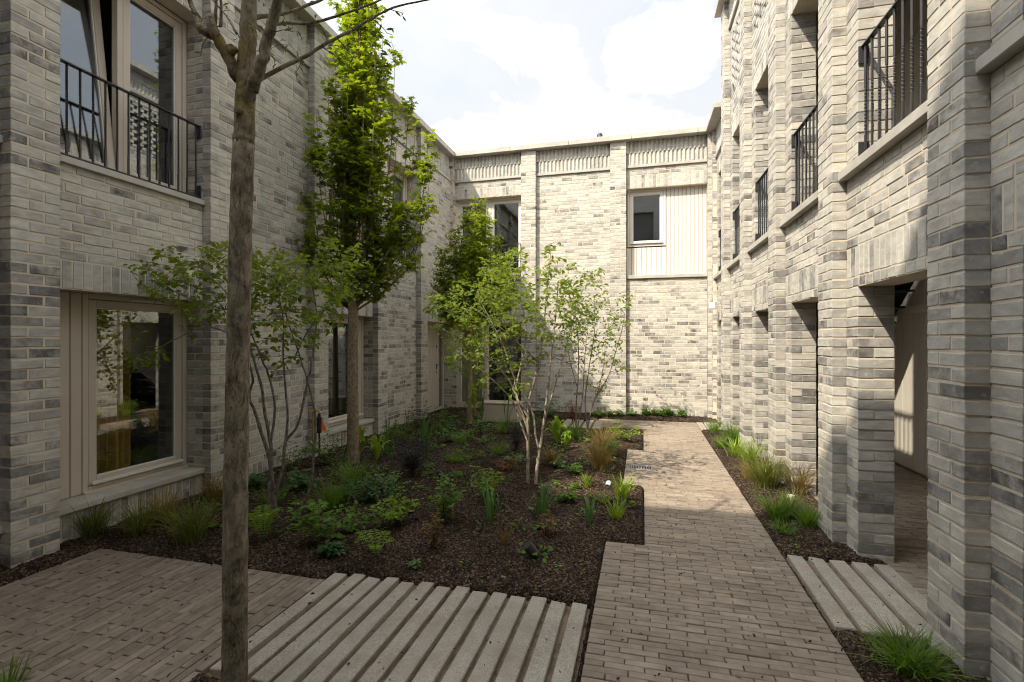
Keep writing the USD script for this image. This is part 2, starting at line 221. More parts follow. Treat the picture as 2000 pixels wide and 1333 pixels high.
M['purple'] = leafmat('purple_leaf', [(0, (0.026, 0.021, 0.029)), (0.6, (0.056, 0.046, 0.058)), (1, (0.090, 0.081, 0.098))], 0.2, tcol=(1.0, .7, .8))
M['variegated'] = leafmat('variegated_leaf', [(0, (0.144, 0.240, 0.080)), (0.5, (0.320, 0.400, 0.160)), (1, (0.576, 0.608, 0.320))], 0.35)
M['grass'] = leafmat('green_grass', [(0, (0.108, 0.200, 0.023)), (0.6, (0.186, 0.308, 0.032)), (1, (0.300, 0.400, 0.072))], 0.35)
M['hakone'] = leafmat('yellow_grass', [(0, (0.189, 0.284, 0.027)), (0.6, (0.338, 0.392, 0.041)), (1, (0.486, 0.459, 0.081))], 0.35)
M['tan'] = leafmat('tan_grass', [(0, (0.224, 0.168, 0.049)), (0.5, (0.425, 0.281, 0.090)), (1, (0.628, 0.425, 0.179))], 0.3, tcol=(1.2, 1.0, .6))
M['olive'] = leafmat('olive_grass', [(0, (0.137, 0.166, 0.035)), (0.5, (0.234, 0.234, 0.058)), (1, (0.390, 0.312, 0.117))], 0.3)
M['iris'] = leafmat('iris_leaf', [(0, (.07, .15, .04)), (0.6, (.125, .22, .055)), (1, (.21, .31, .09))], 0.3)
M['wiry'] = leafmat('wiry_stem', [(0, (0.160, 0.096, 0.024)), (0.5, (0.272, 0.160, 0.032)), (1, (0.400, 0.288, 0.048))], 0.2)
M['flower'] = leafmat('white_flower', [(0, (.65, .63, .52)), (1, (.8, .79, .72))], 0.3, tcol=(1, 1, 1))
M['rust'] = leafmat('rusty_leaf', [(0, (0.208, 0.080, 0.024)), (0.6, (0.320, 0.144, 0.032)), (1, (0.416, 0.256, 0.048))], 0.3, tcol=(1.2, 1, .6))
M['bud'] = leafmat('young_leaf', [(0, (0.080, 0.120, 0.032)), (0.6, (0.144, 0.192, 0.048)), (1, (0.224, 0.160, 0.080))], 0.35)

# ------------------------------------------------------------------ brickwork
G0, G = 0.05, 0.075                                       # course grid
BF = np.array([[0, 1, 2], [0, 2, 3]] + [q for i in range(4) for q in ([4 + i, 4 + (i + 1) % 4, (i + 1) % 4], [4 + i, (i + 1) % 4, i], [8 + i, 8 + (i + 1) % 4, 4 + (i + 1) % 4], [8 + i, 4 + (i + 1) % 4, 4 + i])])
Z = np.array([0, 0, 1.0])
def brick_mesh(o, u, n, w, h, depth, c=0.0035, jit=0.0018, w_dir=Z):
    """o: lower left of the front face; u, w_dir span it; n points out"""
    j = np.clip(rng.normal(0, jit, (4, 2)), -2 * jit, 2 * jit); pr = float(np.clip(rng.normal(0, 0.0011), -.0016, .003))
    cor = np.array([[0, 0], [w, 0], [w, h], [0, h]]) + j
    ins = np.array([[c, c], [-c, c], [-c, -c], [c, -c]])
    def lift(p, d): return o + p[:, :1] * u + p[:, 1:] * w_dir + n * d
    return np.vstack([lift(cor + ins, pr), lift(cor, pr - c), lift(cor, -depth)])
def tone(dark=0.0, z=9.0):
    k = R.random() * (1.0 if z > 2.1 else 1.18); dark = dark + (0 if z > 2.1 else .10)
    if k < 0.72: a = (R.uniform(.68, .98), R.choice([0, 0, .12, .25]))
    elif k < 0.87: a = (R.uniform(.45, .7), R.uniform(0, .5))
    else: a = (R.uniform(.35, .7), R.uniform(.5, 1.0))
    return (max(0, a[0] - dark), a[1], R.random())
def tone12(t):
    a = np.tile(t[:3], (12, 1))
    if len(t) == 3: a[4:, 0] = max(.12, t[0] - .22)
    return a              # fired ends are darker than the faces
class Brickwork:
    """bricks of one building; the largest in the picture become parts of their own, the rest one part"""
    def __init__(s, T=lambda p: p, dark=0.0): s.items, s.mortar, s.T, s.dark = [], MB(), T, dark
    def put(s, o, u, n, w, h, depth, **kw):
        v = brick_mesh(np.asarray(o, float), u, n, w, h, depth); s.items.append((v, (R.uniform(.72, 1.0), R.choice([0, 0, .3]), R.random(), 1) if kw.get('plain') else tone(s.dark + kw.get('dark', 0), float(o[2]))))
    def face(s, n, plane, a0, a1, z0, z1, bond='run', depth=0.045, slab=0.2, skip=None, mo=0.0032):
        """a wall face at n-axis coordinate plane, along the other axis from a0 to a1"""
        n = np.asarray(n, float); u = np.cross(Z, n); ax = int(abs(n[1]) > 0.5)            # ax: axis of the normal
        us = u[1 - ax]; W = a1 - a0
        def org(s0, z): p = np.zeros(3); p[ax] = plane; p[1 - ax] = (a0 + s0) if us > 0 else (a1 - s0); p[2] = z; return p
        if slab: s.slab(n, plane, a0, a1, z0, z1, slab, mo, rec=0.0 if bond not in ('pier',) else 0.004)
        if bond in ('soldier', 'plinth', 'header'):
            m = max(1, round(W / (0.112 if bond == 'header' else 0.0765))); p = W / m
            for i in range(m):
                if bond == 'plinth' and i % 2 and R.random() < .75:
                    hh = (z1 - z0) / 2
                    for k in range(2): s.put(org(i * p + .005, z0 + k * hh + .005), u, n, p - .012, hh - .012, depth)
                else: s.put(org(i * p + .005, z0 + .005), u, n, p - .01, z1 - z0 - .01, depth)
            return
        k0, k1 = math.floor((z0 - G0) / G + 1e-6), math.ceil((z1 - G0) / G - 1e-6)
        for k in range(k0, k1):
            b0, b1 = max(z0, G0 + k * G) + .006, min(z1, G0 + (k + 1) * G) - .006
            if b1 - b0 < .012: continue
            d = depth(k) if callable(depth) else depth
            if d <= 0: continue
            if bond == 'pier': cuts = [0, W * (.34 if k % 2 else .66), W]
            elif bond == 'jamb': cuts = [0, W] if k % 2 else [0, W / 2, W]
            else:
                cuts = [0, [.112, .225, .168, .225][k % 4] + R.choice([0, 0, .03, -.02])]
                while cuts[-1] < W - .26: cuts.append(cuts[-1] + (.112 if R.random() < .13 else .225))
                if W - cuts[-1] < .06: cuts[-1] = W
                else: cuts.append(W)
                cuts = [c for c in cuts if c <= W + 1e-9]
            for c0, c1 in zip(cuts[:-1], cuts[1:]):
                e0, e1 = (.0 if c0 == 0 else .006), (.0 if c1 == W else .006)
                if skip and skip(k, (c0 + c1) / 2): continue
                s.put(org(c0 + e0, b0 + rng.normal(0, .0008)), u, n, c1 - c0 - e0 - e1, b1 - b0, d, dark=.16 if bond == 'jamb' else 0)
    def slab(s, n, plane, a0, a1, z0, z1, thick, mo=0.0032, rec=0.0):
        n = np.asarray(n, float); ax = int(abs(n[1]) > 0.5); sg = n[ax]
        lo, hi = plane - sg * mo, plane - sg * thick
        if ax == 0: s.mortar.box(lo, hi, a0 + rec, a1 - rec, z0, z1)
        else: s.mortar.box(a0 + rec, a1 - rec, lo, hi, z0, z1)
    def frieze(s, n, plane, a0, a1, z0, z1):
        """two rows of bricks on end, each turned about its height, one row to the left and one to the right"""
        n = np.asarray(n, float); u = np.cross(Z, n); ax = int(abs(n[1]) > 0.5); us = u[1 - ax]
        m = max(2, round((a1 - a0) / .084)); p = (a1 - a0) / m; h = (z1 - z0) / 2
        for row in range(2):
            ang = math.radians(38 if row == 0 else -40); c, sn = math.cos(ang), math.sin(ang)
            u2, n2 = u * c + n * sn * (1), n * c - u * sn
            for i in range(m):
                mid = np.zeros(3); mid[ax] = plane - n[ax] * .045; q = (i + .5) * p
                mid[1 - ax] = a0 + q if us > 0 else a1 - q; mid[2] = z0 + row * h + .004
                s.put(mid - u2 * .049 + n2 * .012, u2, n2, .098, h - .008, .064, plain=True)
        s.slab(n, plane - n[ax] * .075, a0, a1, z0, z1, .16)
    def build(s, parent, limit=300):
        imp = []
        for v, t in s.items:
            w = s.T(v); x, y, d = proj(w[:4]); nrm = np.cross(w[1] - w[0], w[3] - w[0])
            if (d < .2).any() or nrm @ (CAM - w[0]) <= 0 or not (0 < x.mean() < 2000 and 0 < y.mean() < 1333): imp.append(0); continue
            imp.append(0.5 * abs(np.dot(x, np.roll(y, 1)) - np.dot(y, np.roll(x, 1))))
        order = np.argsort(-np.array(imp), kind='stable')
        for i in order[:limit]:
            v, t = s.items[i]; emit(parent, 'brick', v, BF, M['brick'], tone=tone12(t))
        rest = [s.items[i] for i in order[limit:]]
        if rest:
            v = np.vstack([r[0] for r in rest]); f = np.vstack([BF + 12 * i for i in range(len(rest))]); tn = np.vstack([tone12(r[1]) for r in rest])
            keys(emit(parent, 'brickwork', v, f, M['brick'], tone=tn), 'remaining brickwork of the wall', kind='stuff')
        s.mortar.build(parent, 'mortar', M['mortar'])

class Frame:
    """local axes of a wall: u along the wall, w out of it, z up"""
    def __init__(s, n, plane, a0, a1, z0):
        s.n = np.asarray(n, float); s.u = np.cross(Z, s.n); ax = int(abs(s.n[1]) > .5); s.o = np.zeros(3); s.o[ax] = plane; s.o[1 - ax] = a0 if s.u[1 - ax] > 0 else a1; s.o[2] = z0; s.W = a1 - a0
    def mesh(s, mb):
        out = MB()
        for v, f in zip(mb.v, mb.f): out.v.append(s.o + v[:, :1] * s.u + v[:, 1:2] * s.n + v[:, 2:] * Z)
        out.f, out.n = mb.f, mb.n
        d = np.linalg.det(np.stack([s.u, s.n, Z]))
        if d < 0: out.f = [f[:, ::-1] for f in out.f]
        return out
def bars(mb, u0, u1, z0, z1, t, w0, w1, c=0.004):
    mb.cbox(u0, u0 + t, w0, w1, z0, z1, c); mb.cbox(u1 - t, u1, w0, w1, z0, z1, c)
    mb.cbox(u0 + t, u1 - t, w0, w1 - .001, z1 - t, z1, c); mb.cbox(u0 + t, u1 - t, w0, w1 - .001, z0, z0 + t, c)
def window(bld, n, plane, a0, a1, z0, z1, lights=1, mat='taupe', tilt=False, label=None, bar=True, room='room', room_d=1.6, curtain=None, boards=0, board_mat=None):
    """a casement: fixed frame with sashes, panes, drip bar and vent; a closed room behind"""
    fr = Frame(n, plane, a0, a1, z0); W, H = fr.W, z1 - z0; b = MB(); bars(b, boards, W, 0, H, .045, -.07, 0)
    lw = (W - boards - .09 - .05 * (lights - 1)) / lights
    for i in range(1, lights): u = boards + .045 + i * lw + (i - 1) * .05; b.cbox(u, u + .05, -.07, -.002, .045, H - .045)
    b.cbox(boards - .002, W, -.02, .022, -.012, .012) if boards else None
    win = fr.mesh(b).build(bld, 'window', M[mat], label=label)
    wp = str(win.GetPath())
    for i in range(lights):
        u0 = boards + .045 + i * (lw + .05); u1 = u0 + lw; s = MB(); bars(s, u0 + .004, u1 - .004, .05, H - .05, .065, -.065, -.008)
        g = MB().box(u0 + .06, u1 - .06, -.04, -.034, .105, H - .105); bead = MB(); bars(bead, u0 + .066, u1 - .066, .112, H - .112, .012, -.034, -.018, .002)
        if tilt and i == 0:
            for m in (s, g, bead):
                for v in m.v:
                    a = math.radians(7); y, z = v[:, 1].copy(), v[:, 2] - .05; v[:, 1] = y * math.cos(a) - z * math.sin(a); v[:, 2] = .05 + z * math.cos(a) + y * math.sin(a)
        fr.mesh(s).build(wp, 'sash', M[mat]); fr.mesh(bead).build(wp, 'glazing_bead', M['drip']); fr.mesh(g).build(wp, 'glass', M['glass'])
    if bar:
        d = MB().cbox(boards + .06, W - .06, 0, .03, .055, .085, .006); fr.mesh(d).build(wp, 'drip_bar', M['drip'])
        d = MB().cbox(boards + W * .35 - boards * .2, boards + W * .35 - boards * .2 + .3, -.004, .012, H - .04, H - .022, .003); fr.mesh(d).build(wp, 'trickle_vent', M['drip'])
    if boards:
        m = max(1, round(boards / .1)); p = boards / m
        for i in range(m): fr.mesh(MB().cbox(i * p + .003, (i + 1) * p - .003, -.04, -.006 + .001 * (i % 2), -.004, H, .004)).build(bld, 'cladding_board', M[board_mat or mat])
        fr.mesh(MB().box(0, boards, -.07, -.035, -.004, H)).build(bld, 'cladding_backing', M['dark'])
    if room:
        r = MB(); q = fr.mesh(MB().box(-.3, W + .3, -.09 - room_d, -.085, -.35, H + .35)); v = q.v[0]
        keep = [f for f in BOXF if not np.all(np.abs((v[f] - fr.o) @ fr.n + .085) < 1e-6)]
        r.add(v, np.array(keep)[:, ::-1])
        rim = MB(); e = .3
        rim.box(-e, 0.01, -.1, -.0855, -.35, H + .35); rim.box(W - .01, W + e, -.1, -.0855, -.35, H + .35); rim.box(-.0, W, -.1, -.0855, -.35, .01); rim.box(0, W, -.1, -.0855, H - .01, H + .35)
        r2 = fr.mesh(rim); r.v += r2.v; r.f += [f + r.n - 0 for f in r2.f]; r.n += r2.n
        r.build(bld, 'room', M[room])
    if curtain:
        c0, c1, cm = curtain; uu = np.linspace(c0 * W, c1 * W, 90); ww = -.15 + .035 * np.sin(uu * 62) + .012 * np.sin(uu * 150 + 1)
        v = np.vstack([np.stack([uu, ww, np.full(90, -.2)], 1), np.stack([uu, ww, np.full(90, H)], 1)]); i = np.arange(89)
        cm_ = MB().add(v, np.vstack([np.stack([i, i + 1, i + 91], 1), np.stack([i, i + 91, i + 90], 1)])); fr.mesh(cm_).build(bld, 'curtain', M[cm], smooth=True)
    return win
def railing(bld, n, plane, a0, a1, zb, zt, step=0.1):
    """juliet rail: flat rails, square bars with a twisted length, fixing plates"""
    fr = Frame(n, plane, a0, a1, 0); W = fr.W; b = MB()
    b.cbox(0, W, -.02, .02, zt - .012, zt, .002)
    rail = fr.mesh(b).build(bld, 'balcony_railing', M['steel']); rp = str(rail.GetPath()); fr.mesh(MB().cbox(0, W, -.02, .02, zb, zb + .014, .002)).build(rp, 'bottom_rail', M['steel']); m = round((W - .05) / step)
    for i in range(m + 1):
        u = .03 + (W - .06) * i / m; zs = [zb + .014, zb + .17]; an = [0, 0]; z, a = zb + .17, 0.0
        for k in range(34): z += .34 / 34; a += math.pi / 5; zs.append(z); an.append(a)
        zs.append(zt - .012); an.append(a)
        v = []
        for z, a in zip(zs, an):
            for k in range(4): v.append([u + .0092 * math.cos(a + math.pi / 4 + k * math.pi / 2), .0092 * math.sin(a + math.pi / 4 + k * math.pi / 2), z])
        f = [t for k in range(len(zs) - 1) for q in range(4) for t in ([4 * k + q, 4 * k + (q + 1) % 4, 4 * k + 4 + (q + 1) % 4], [4 * k + q, 4 * k + 4 + (q + 1) % 4, 4 * k + 4 + q])]
        fr.mesh(MB().add(v, f)).build(rp, 'baluster', M['steel'])
    for e in (0, 1):
        for z in (zb, zt - .13):
            fr.mesh(MB().cbox(W - .008 if e else -.004, W + .004 if e else .008, -.035, .035, z, z + .13, .003)).build(rp, 'fixing_plate', M['steel'])
def cope(bld, pieces):
    for p in pieces: MB().cbox(*p, c=.006).build(bld, 'coping', M['concrete'])

# ------------------------------------------------------------------ left wing
XP, XW, XG = -4.2, -4.3, -4.5
PW, LP, L0 = .305, 1.645, 2.45
Hc = 5.78                                                   # underside of the coping
E1 = (1, 0, 0); S1 = (0, -1, 0)
left = thing('brick_building', 'long two-storey pale grey brick wing in shade along the left side, with balcony windows', 'building')
bw = Brickwork()
for i in range(-1, 6):
    p = L0 + i * LP
    if i == 5: bw.face(E1, XP + .02, p, 10.9, 2.0, Hc, 'run', .1, slab=0.25); break
    bw.face(E1, XP, p, p + PW, -.025, Hc, 'pier', .1, slab=0.29)
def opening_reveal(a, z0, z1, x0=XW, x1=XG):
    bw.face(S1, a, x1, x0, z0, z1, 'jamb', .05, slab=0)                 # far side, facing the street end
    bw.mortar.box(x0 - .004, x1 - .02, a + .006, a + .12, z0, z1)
def left_bay(i, ground, first):
    a0, a1 = L0 + i * LP + PW, L0 + (i + 1) * LP
    runs = []
    if ground:
        bw.face(E1, XW, a0, a1, -.12, .265, 'plinth', slab=.19); MB().cbox(XG - .05, XW + .03, a0 - .002, a1 + .002, .272, .322, .005).build(left, 'window_sill', M['concrete'])
        bw.face(E1, XW, a0, a1, 2.0, 2.225, 'soldier', slab=.19); opening_reveal(a1, .32, 2.0); bw.mortar.box(XW - .004, XG - .02, a0 - .12, a0 + .001, .32, 2.0); zr = 2.225
    else: bw.face(E1, XW, a0, a1, -.12, .2, 'plinth', slab=.19); zr = .2
    if first:
        bw.face(E1, XW, a0, a1, zr, 2.975, 'run', slab=.19); MB().cbox(XG - .05, XW + .03, a0 - .002, a1 + .002, 2.965, 3.02, .005).build(left, 'window_sill', M['concrete'])
        bw.face(E1, XW, a0, a1, 4.85, 5.075, 'soldier', slab=.19); bw.face(E1, XW, a0, a1, 5.075, 5.225, 'run', slab=.19)
        opening_reveal(a1, 3.02, 4.85); bw.mortar.box(XW - .004, XG - .02, a0 - .12, a0 + .001, 3.02, 4.85)
        railing(left, E1, XW - .045, a0 + .01, a1 - .01, 3.04, 3.775)
    else: bw.face(E1, XW, a0, a1, zr, 5.225, 'run', slab=.19)
    MB().cbox(XW + .035, XW - .1, a0 + .001, a1 - .001, 5.228, 5.288, .004).build(left, 'string_course', M['concrete'])
    bw.frieze(E1, XW + .035, a0, a1, 5.292, Hc)
    return a0, a1
a0, a1 = left_bay(-2, False, False); a0, a1 = left_bay(-1, True, True)
window(left, E1, XG, a0, a1, .33, 2.0, 1, curtain=None, room_d=1.4); window(left, E1, XG, a0, a1, 3.02, 4.85, 2)
a0, a1 = left_bay(0, True, True)
window(left, E1, XG, a0, a1, .33, 2.0, 1, boards=.36, curtain=(.33, .64, 'ochre'), label='large ground-floor window with ochre curtain and side boards')
window(left, E1, XG, a0, a1, 3.02, 4.85, 2, tilt=True, label='upper window with its left sash tilted open')
a0, a1 = left_bay(1, False, False)
a0, a1 = left_bay(2, True, True)
window(left, E1, XG + .03, a0, a1, .33, 2.0, 1, room='dark'); window(left, E1, XG, a0, a1, 3.02, 4.85, 2)
a0, a1 = left_bay(3, False, True); window(left, E1, XG, a0, a1, 3.02, 4.85, 2, curtain=(.05, .95, 'greenpanel'))
# bay 4: doorway below, plain wall above
a0, a1 = L0 + 4 * LP + PW, 10.9
bw.face(E1, XW + .06, a0, L0 + 5 * LP, 2.0, 2.225, 'soldier', slab=.3); bw.face(E1, XW + .06, a0, L0 + 5 * LP, 2.225, 5.225, 'run', slab=.3)
MB().cbox(XW + .08, XW - .1, a0 + .001, L0 + 5 * LP - .001, 5.228, 5.288, .004).build(left, 'string_course', M['concrete']); bw.frieze(E1, XW + .06, a0, L0 + 5 * LP, 5.292, Hc)
bw.mortar.box(XW - .1, -5.2, a0 - .2, a0 - .01, -.1, 2.05); bw.mortar.box(XW - .25, -4.56, 9.4, 9.98, -.1, 2.05)
fr = Frame(E1, XG, 9.99, 10.93, .03); b = MB(); bars(b, 0, fr.W, 0, 1.97, .05, -.07, .0); b.cbox(.62, .66, -.06, -.004, .05, 1.92)
door = fr.mesh(b).build(left, 'door', M['taupe'], label='narrow boarded entrance door with a tall glass strip beside it'); dp = str(door.GetPath())
for k in range(5): fr.mesh(MB().cbox(.052 + k * .1136, .052 + (k + 1) * .1136 - .006, -.05, -.012, .05, 1.92, .004)).build(dp, 'door_board', M['taupe'])
fr.mesh(MB().box(.05, .62, -.07, -.052, .05, 1.92)).build(dp, 'door_core', M['dark']); fr.mesh(MB().box(.66, .89, -.045, -.04, .05, 1.92)).build(dp, 'glass', M['glass'])
h = MB().cbox(.50, .54, -.012, -.004, .93, 1.06, .002); h.cbox(.40, .53, .025, .04, 1.02, 1.04, .004); h.cbox(.515, .53, -.01, .04, 1.02, 1.04, .003); fr.mesh(h).build(dp, 'handle', M['steel'])
fr.mesh(MB().cbox(.505, .535, -.012, .0, .84, .88, .004)).build(dp, 'keyhole_plate', M['steel']); fr.mesh(MB().cbox(.49, .53, -.012, .004, 1.42, 1.47, .004)).build(dp, 'door_viewer', M['steel'])
num = meshkit.text_mesh('3', .05, .003); v = num.vertices.copy(); fr.mesh(MB().add(np.stack([.30 + v[:, 0], -.011 + v[:, 2], 1.42 + v[:, 1]], 1), num.faces[:, ::-1])).build(dp, 'door_number', M['copper'])
fr.mesh(MB().box(-.3, 1.4, -1.3, -.08, -.1, 2.3)).build(left, 'room', M['dark'])
bw.build(left)
cope(left, [(XW + .18, -9, y, y + 1.195 if y < 10 else 12.9, Hc, Hc + .11) for y in np.arange(-.6, 10.6, 1.2)])
MB().box(-9, XW - .12, -.8, 12.0, 5.3, 5.7).build(left, 'roof', M['roof']); MB().box(-9.2, -9, -.8, 12.5, -.1, 5.7).build(left, 'rear_wall', M['mortar'])

# ------------------------------------------------------------------ back wing
YP, YW, YG = 10.7, 10.8, 10.95
back = thing('brick_building', 'sunlit two-storey pale brick building closing the far end of the courtyard', 'building')
bw = Brickwork()
PX = [-2.592, -.662, 1.268]; PBW = .33
bw.face(S1, YP, -4.18 - .11, -4.18, 2.0, Hc, 'jamb', .1, slab=.2)
for p in PX[:2]: bw.face(S1, YP, p, p + PBW, -.1, Hc, 'pier', .1, slab=.25)
bw.face(S1, YP, 1.268, 1.62, -.1, Hc, 'pier', .1, slab=.25)
EW = (-1, 0, 0)
def back_top(a0, a1):
    bw.face(S1, YW, a0, a1, 5.075, 5.225, 'run', slab=.15)
    MB().cbox(a0 + .001, a1 - .001, YW - .035, YW + .1, 5.228, 5.288, .004).build(back, 'string_course', M['concrete'])
    bw.frieze(S1, YW - .035, a0, a1, 5.292, Hc)
# bay A: doors below, balcony window above
a0, a1 = -4.18, PX[0]
bw.face(S1, YW, a0, a1, 2.225, 2.975, 'run', slab=.15); bw.face(S1, YW, a0, a1, 2.0, 2.225, 'soldier', slab=.15)
bw.face(S1, YW, a0, a1, 4.85, 5.075, 'soldier', slab=.15); back_top(a0, a1)
MB().cbox(a0 + .001, a1 - .001, YW - .04, YG + .05, 2.965, 3.02, .005).build(back, 'window_sill', M['concrete'])
bw.mortar.box(a1 - .001, a1 + .12, YW, YG + .02, -.05, 4.86); bw.mortar.box(a0 - .3, a0 + .001, YW + .05, YG + .03, 2.9, 4.86)
window(back, S1, YG, a0, a1, 3.02, 4.85, 2, mat='ivory', room='dark'); railing(back, S1, YW + .04, a0 + .01, a1 - .01, 3.04, 3.775)
bw.face(S1, YG - .02, -4.5, -4.2, -.1, 2.0, 'run', slab=.1)
window(back, S1, YG, -4.2, -3.46, .06, 2.0, 1, room=None, bar=False, label='tall fixed pane beside the dark doorway')
fr = Frame(S1, YG + .09, -4.2, -3.46, .06); fr.mesh(MB().box(0, .74, -.02, 0, 0, 1.94)).build(back, 'blind', M['greenpanel'])
fr = Frame(S1, YG, -3.46, a1, .02); b = MB(); bars(b, 0, fr.W, 0, 1.98, .05, -.07, 0)
door = fr.mesh(b).build(back, 'door', M['ivory'], label='dark glazed entrance door in shadow'); dp = str(door.GetPath())
b = MB(); bars(b, .055, fr.W - .055, .05, 1.92, .09, -.06, -.012); b.cbox(.145, fr.W - .145, -.06, -.014, .8, .86); fr.mesh(b).build(dp, 'door_leaf', M['steel'])
fr.mesh(MB().box(.14, fr.W - .14, -.04, -.035, .13, 1.84)).build(dp, 'glass', M['glass']); fr.mesh(MB().box(-.02, fr.W, -1.2, -.075, -.1, 2.1)).build(back, 'room', M['dark'])
fr.mesh(MB().cbox(0, fr.W, -.05, .06, -.03, .0, .004)).build(back, 'threshold', M['drip'])
# bay B: plain
a0, a1 = PX[0] + PBW, PX[1]
bw.face(S1, YW, a0, a1, -.1, .2, 'plinth', slab=.15); bw.face(S1, YW, a0, a1, .2, 5.075, 'run', slab=.15); back_top(a0, a1)
# bay C: window with boards above
a0, a1 = PX[1] + PBW, PX[2]
bw.face(S1, YW, a0, a1, -.1, .2, 'plinth', slab=.15); bw.face(S1, YW, a0, a1, .2, 2.9, 'run', slab=.15); bw.face(S1, YW, a0, a1, 4.8, 5.075, 'soldier', slab=.15); back_top(a0, a1)
MB().cbox(a0 - .004, a1 + .001, YW - .04, YG + .05, 2.905, 2.975, .005).build(back, 'window_sill', M['concrete'])
bw.mortar.box(a1 - .001, a1 + .12, YW, YG + .02, 2.9, 4.86); bw.mortar.box(a0 - .12, a0 + .001, YW, YG + .02, 2.9, 4.86)
window(back, S1, YG - .03, a0 + .02, .47, 3.60, 4.8, 1, mat='ivory', room='dark', label='small square upper window among white vertical boards')
fr = Frame(S1, YG - .02, a0, a1, 2.975); W = fr.W; uw = .47 - a0 + .01
for k in range(10):
    p = (W - uw) / 10; fr.mesh(MB().cbox(uw + k * p + .004, uw + (k + 1) * p - .004, -.03, -.004, .0, 1.825, .004)).build(back, 'cladding_board', M['ivory'])
for k in range(8):
    p = uw / 8; fr.mesh(MB().cbox(k * p + .004, (k + 1) * p - .004, -.03, -.004, .0, .60, .004)).build(back, 'cladding_board', M['ivory'])
fr.mesh(MB().box(0, W, -.06, -.028, 0, .61)).build(back, 'cladding_backing', M['dark']); fr.mesh(MB().box(uw, W, -.06, -.028, .61, 1.83)).build(back, 'cladding_backing', M['dark'])
bw.build(back)
cope(back, [(x, min(x + 1.295, 1.45), YW - .18, 13, Hc + .002, Hc + .112) for x in np.arange(XW + .181, 1.45, 1.3)])
MB().box(-9, 8, YG + .2, 15, 5.3, 5.7).build(back, 'roof', M['roof']); MB().box(-9, 8, 15, 15.2, -.1, 5.7).build(back, 'rear_wall', M['mortar'])
cl = trimesh.creation.revolve(np.array([[0, 0], [.085, 0], [.085, .02], [.075, .03], [.062, .155], [.05, .18], [0, .18]]), sections=24)
fl = thing('roof_cowl', 'small black ventilation cowl standing on the flat roof above the far wall', 'cowl', (-.92, 11.25, 6.03))
emit(fl, 'cowl_cap', cl.vertices, cl.faces, M['steel'], smooth=False); MB().tube([[0, 0, -.4], [0, 0, .0]], .06, 16).build(fl, 'cowl_pipe', M['steel'])

# ------------------------------------------------------------------ right wing (turned very slightly)
TH = .0155; cR, sR = math.cos(TH), math.sin(TH); PIV = np.array([1.42, 4.4, 0])
RM = np.array([[cR, -sR, 0], [sR, cR, 0], [0, 0, 1.0]])
def TR(p): return PIV + (np.asarray(p) - PIV) @ RM.T
right = UsdGeom.Xform.Define(stage, numbered('/World', 'brick_building'))
tr = PIV - RM @ PIV
right.AddTransformOp().Set(Gf.Matrix4d(cR, sR, 0, 0, -sR, cR, 0, 0, 0, 0, 1, 0, tr[0], tr[1], tr[2], 1))
right = keys(right.GetPrim(), 'tall pale brick wing on the right with stepped piers and an arcade at its foot', 'building')
bw = Brickwork(T=TR)
XA, XB, XJ = 1.42, 1.52, 1.755; RP, R0 = 1.6, 2.775; TOP = 7.38; YEND = R0 + 4 * RP + PW
NIB = .2
def hm(k, s): return False
for i in range(-2, 5):
    p = R0 + i * RP
    bw.face(EW, XA, p, p + PW, -.025, TOP, 'pier', .1, slab=.3)
bw.face(EW, XA + .02, 10.605, 10.8, -.1, Hc, 'jamb', .26, slab=.3)
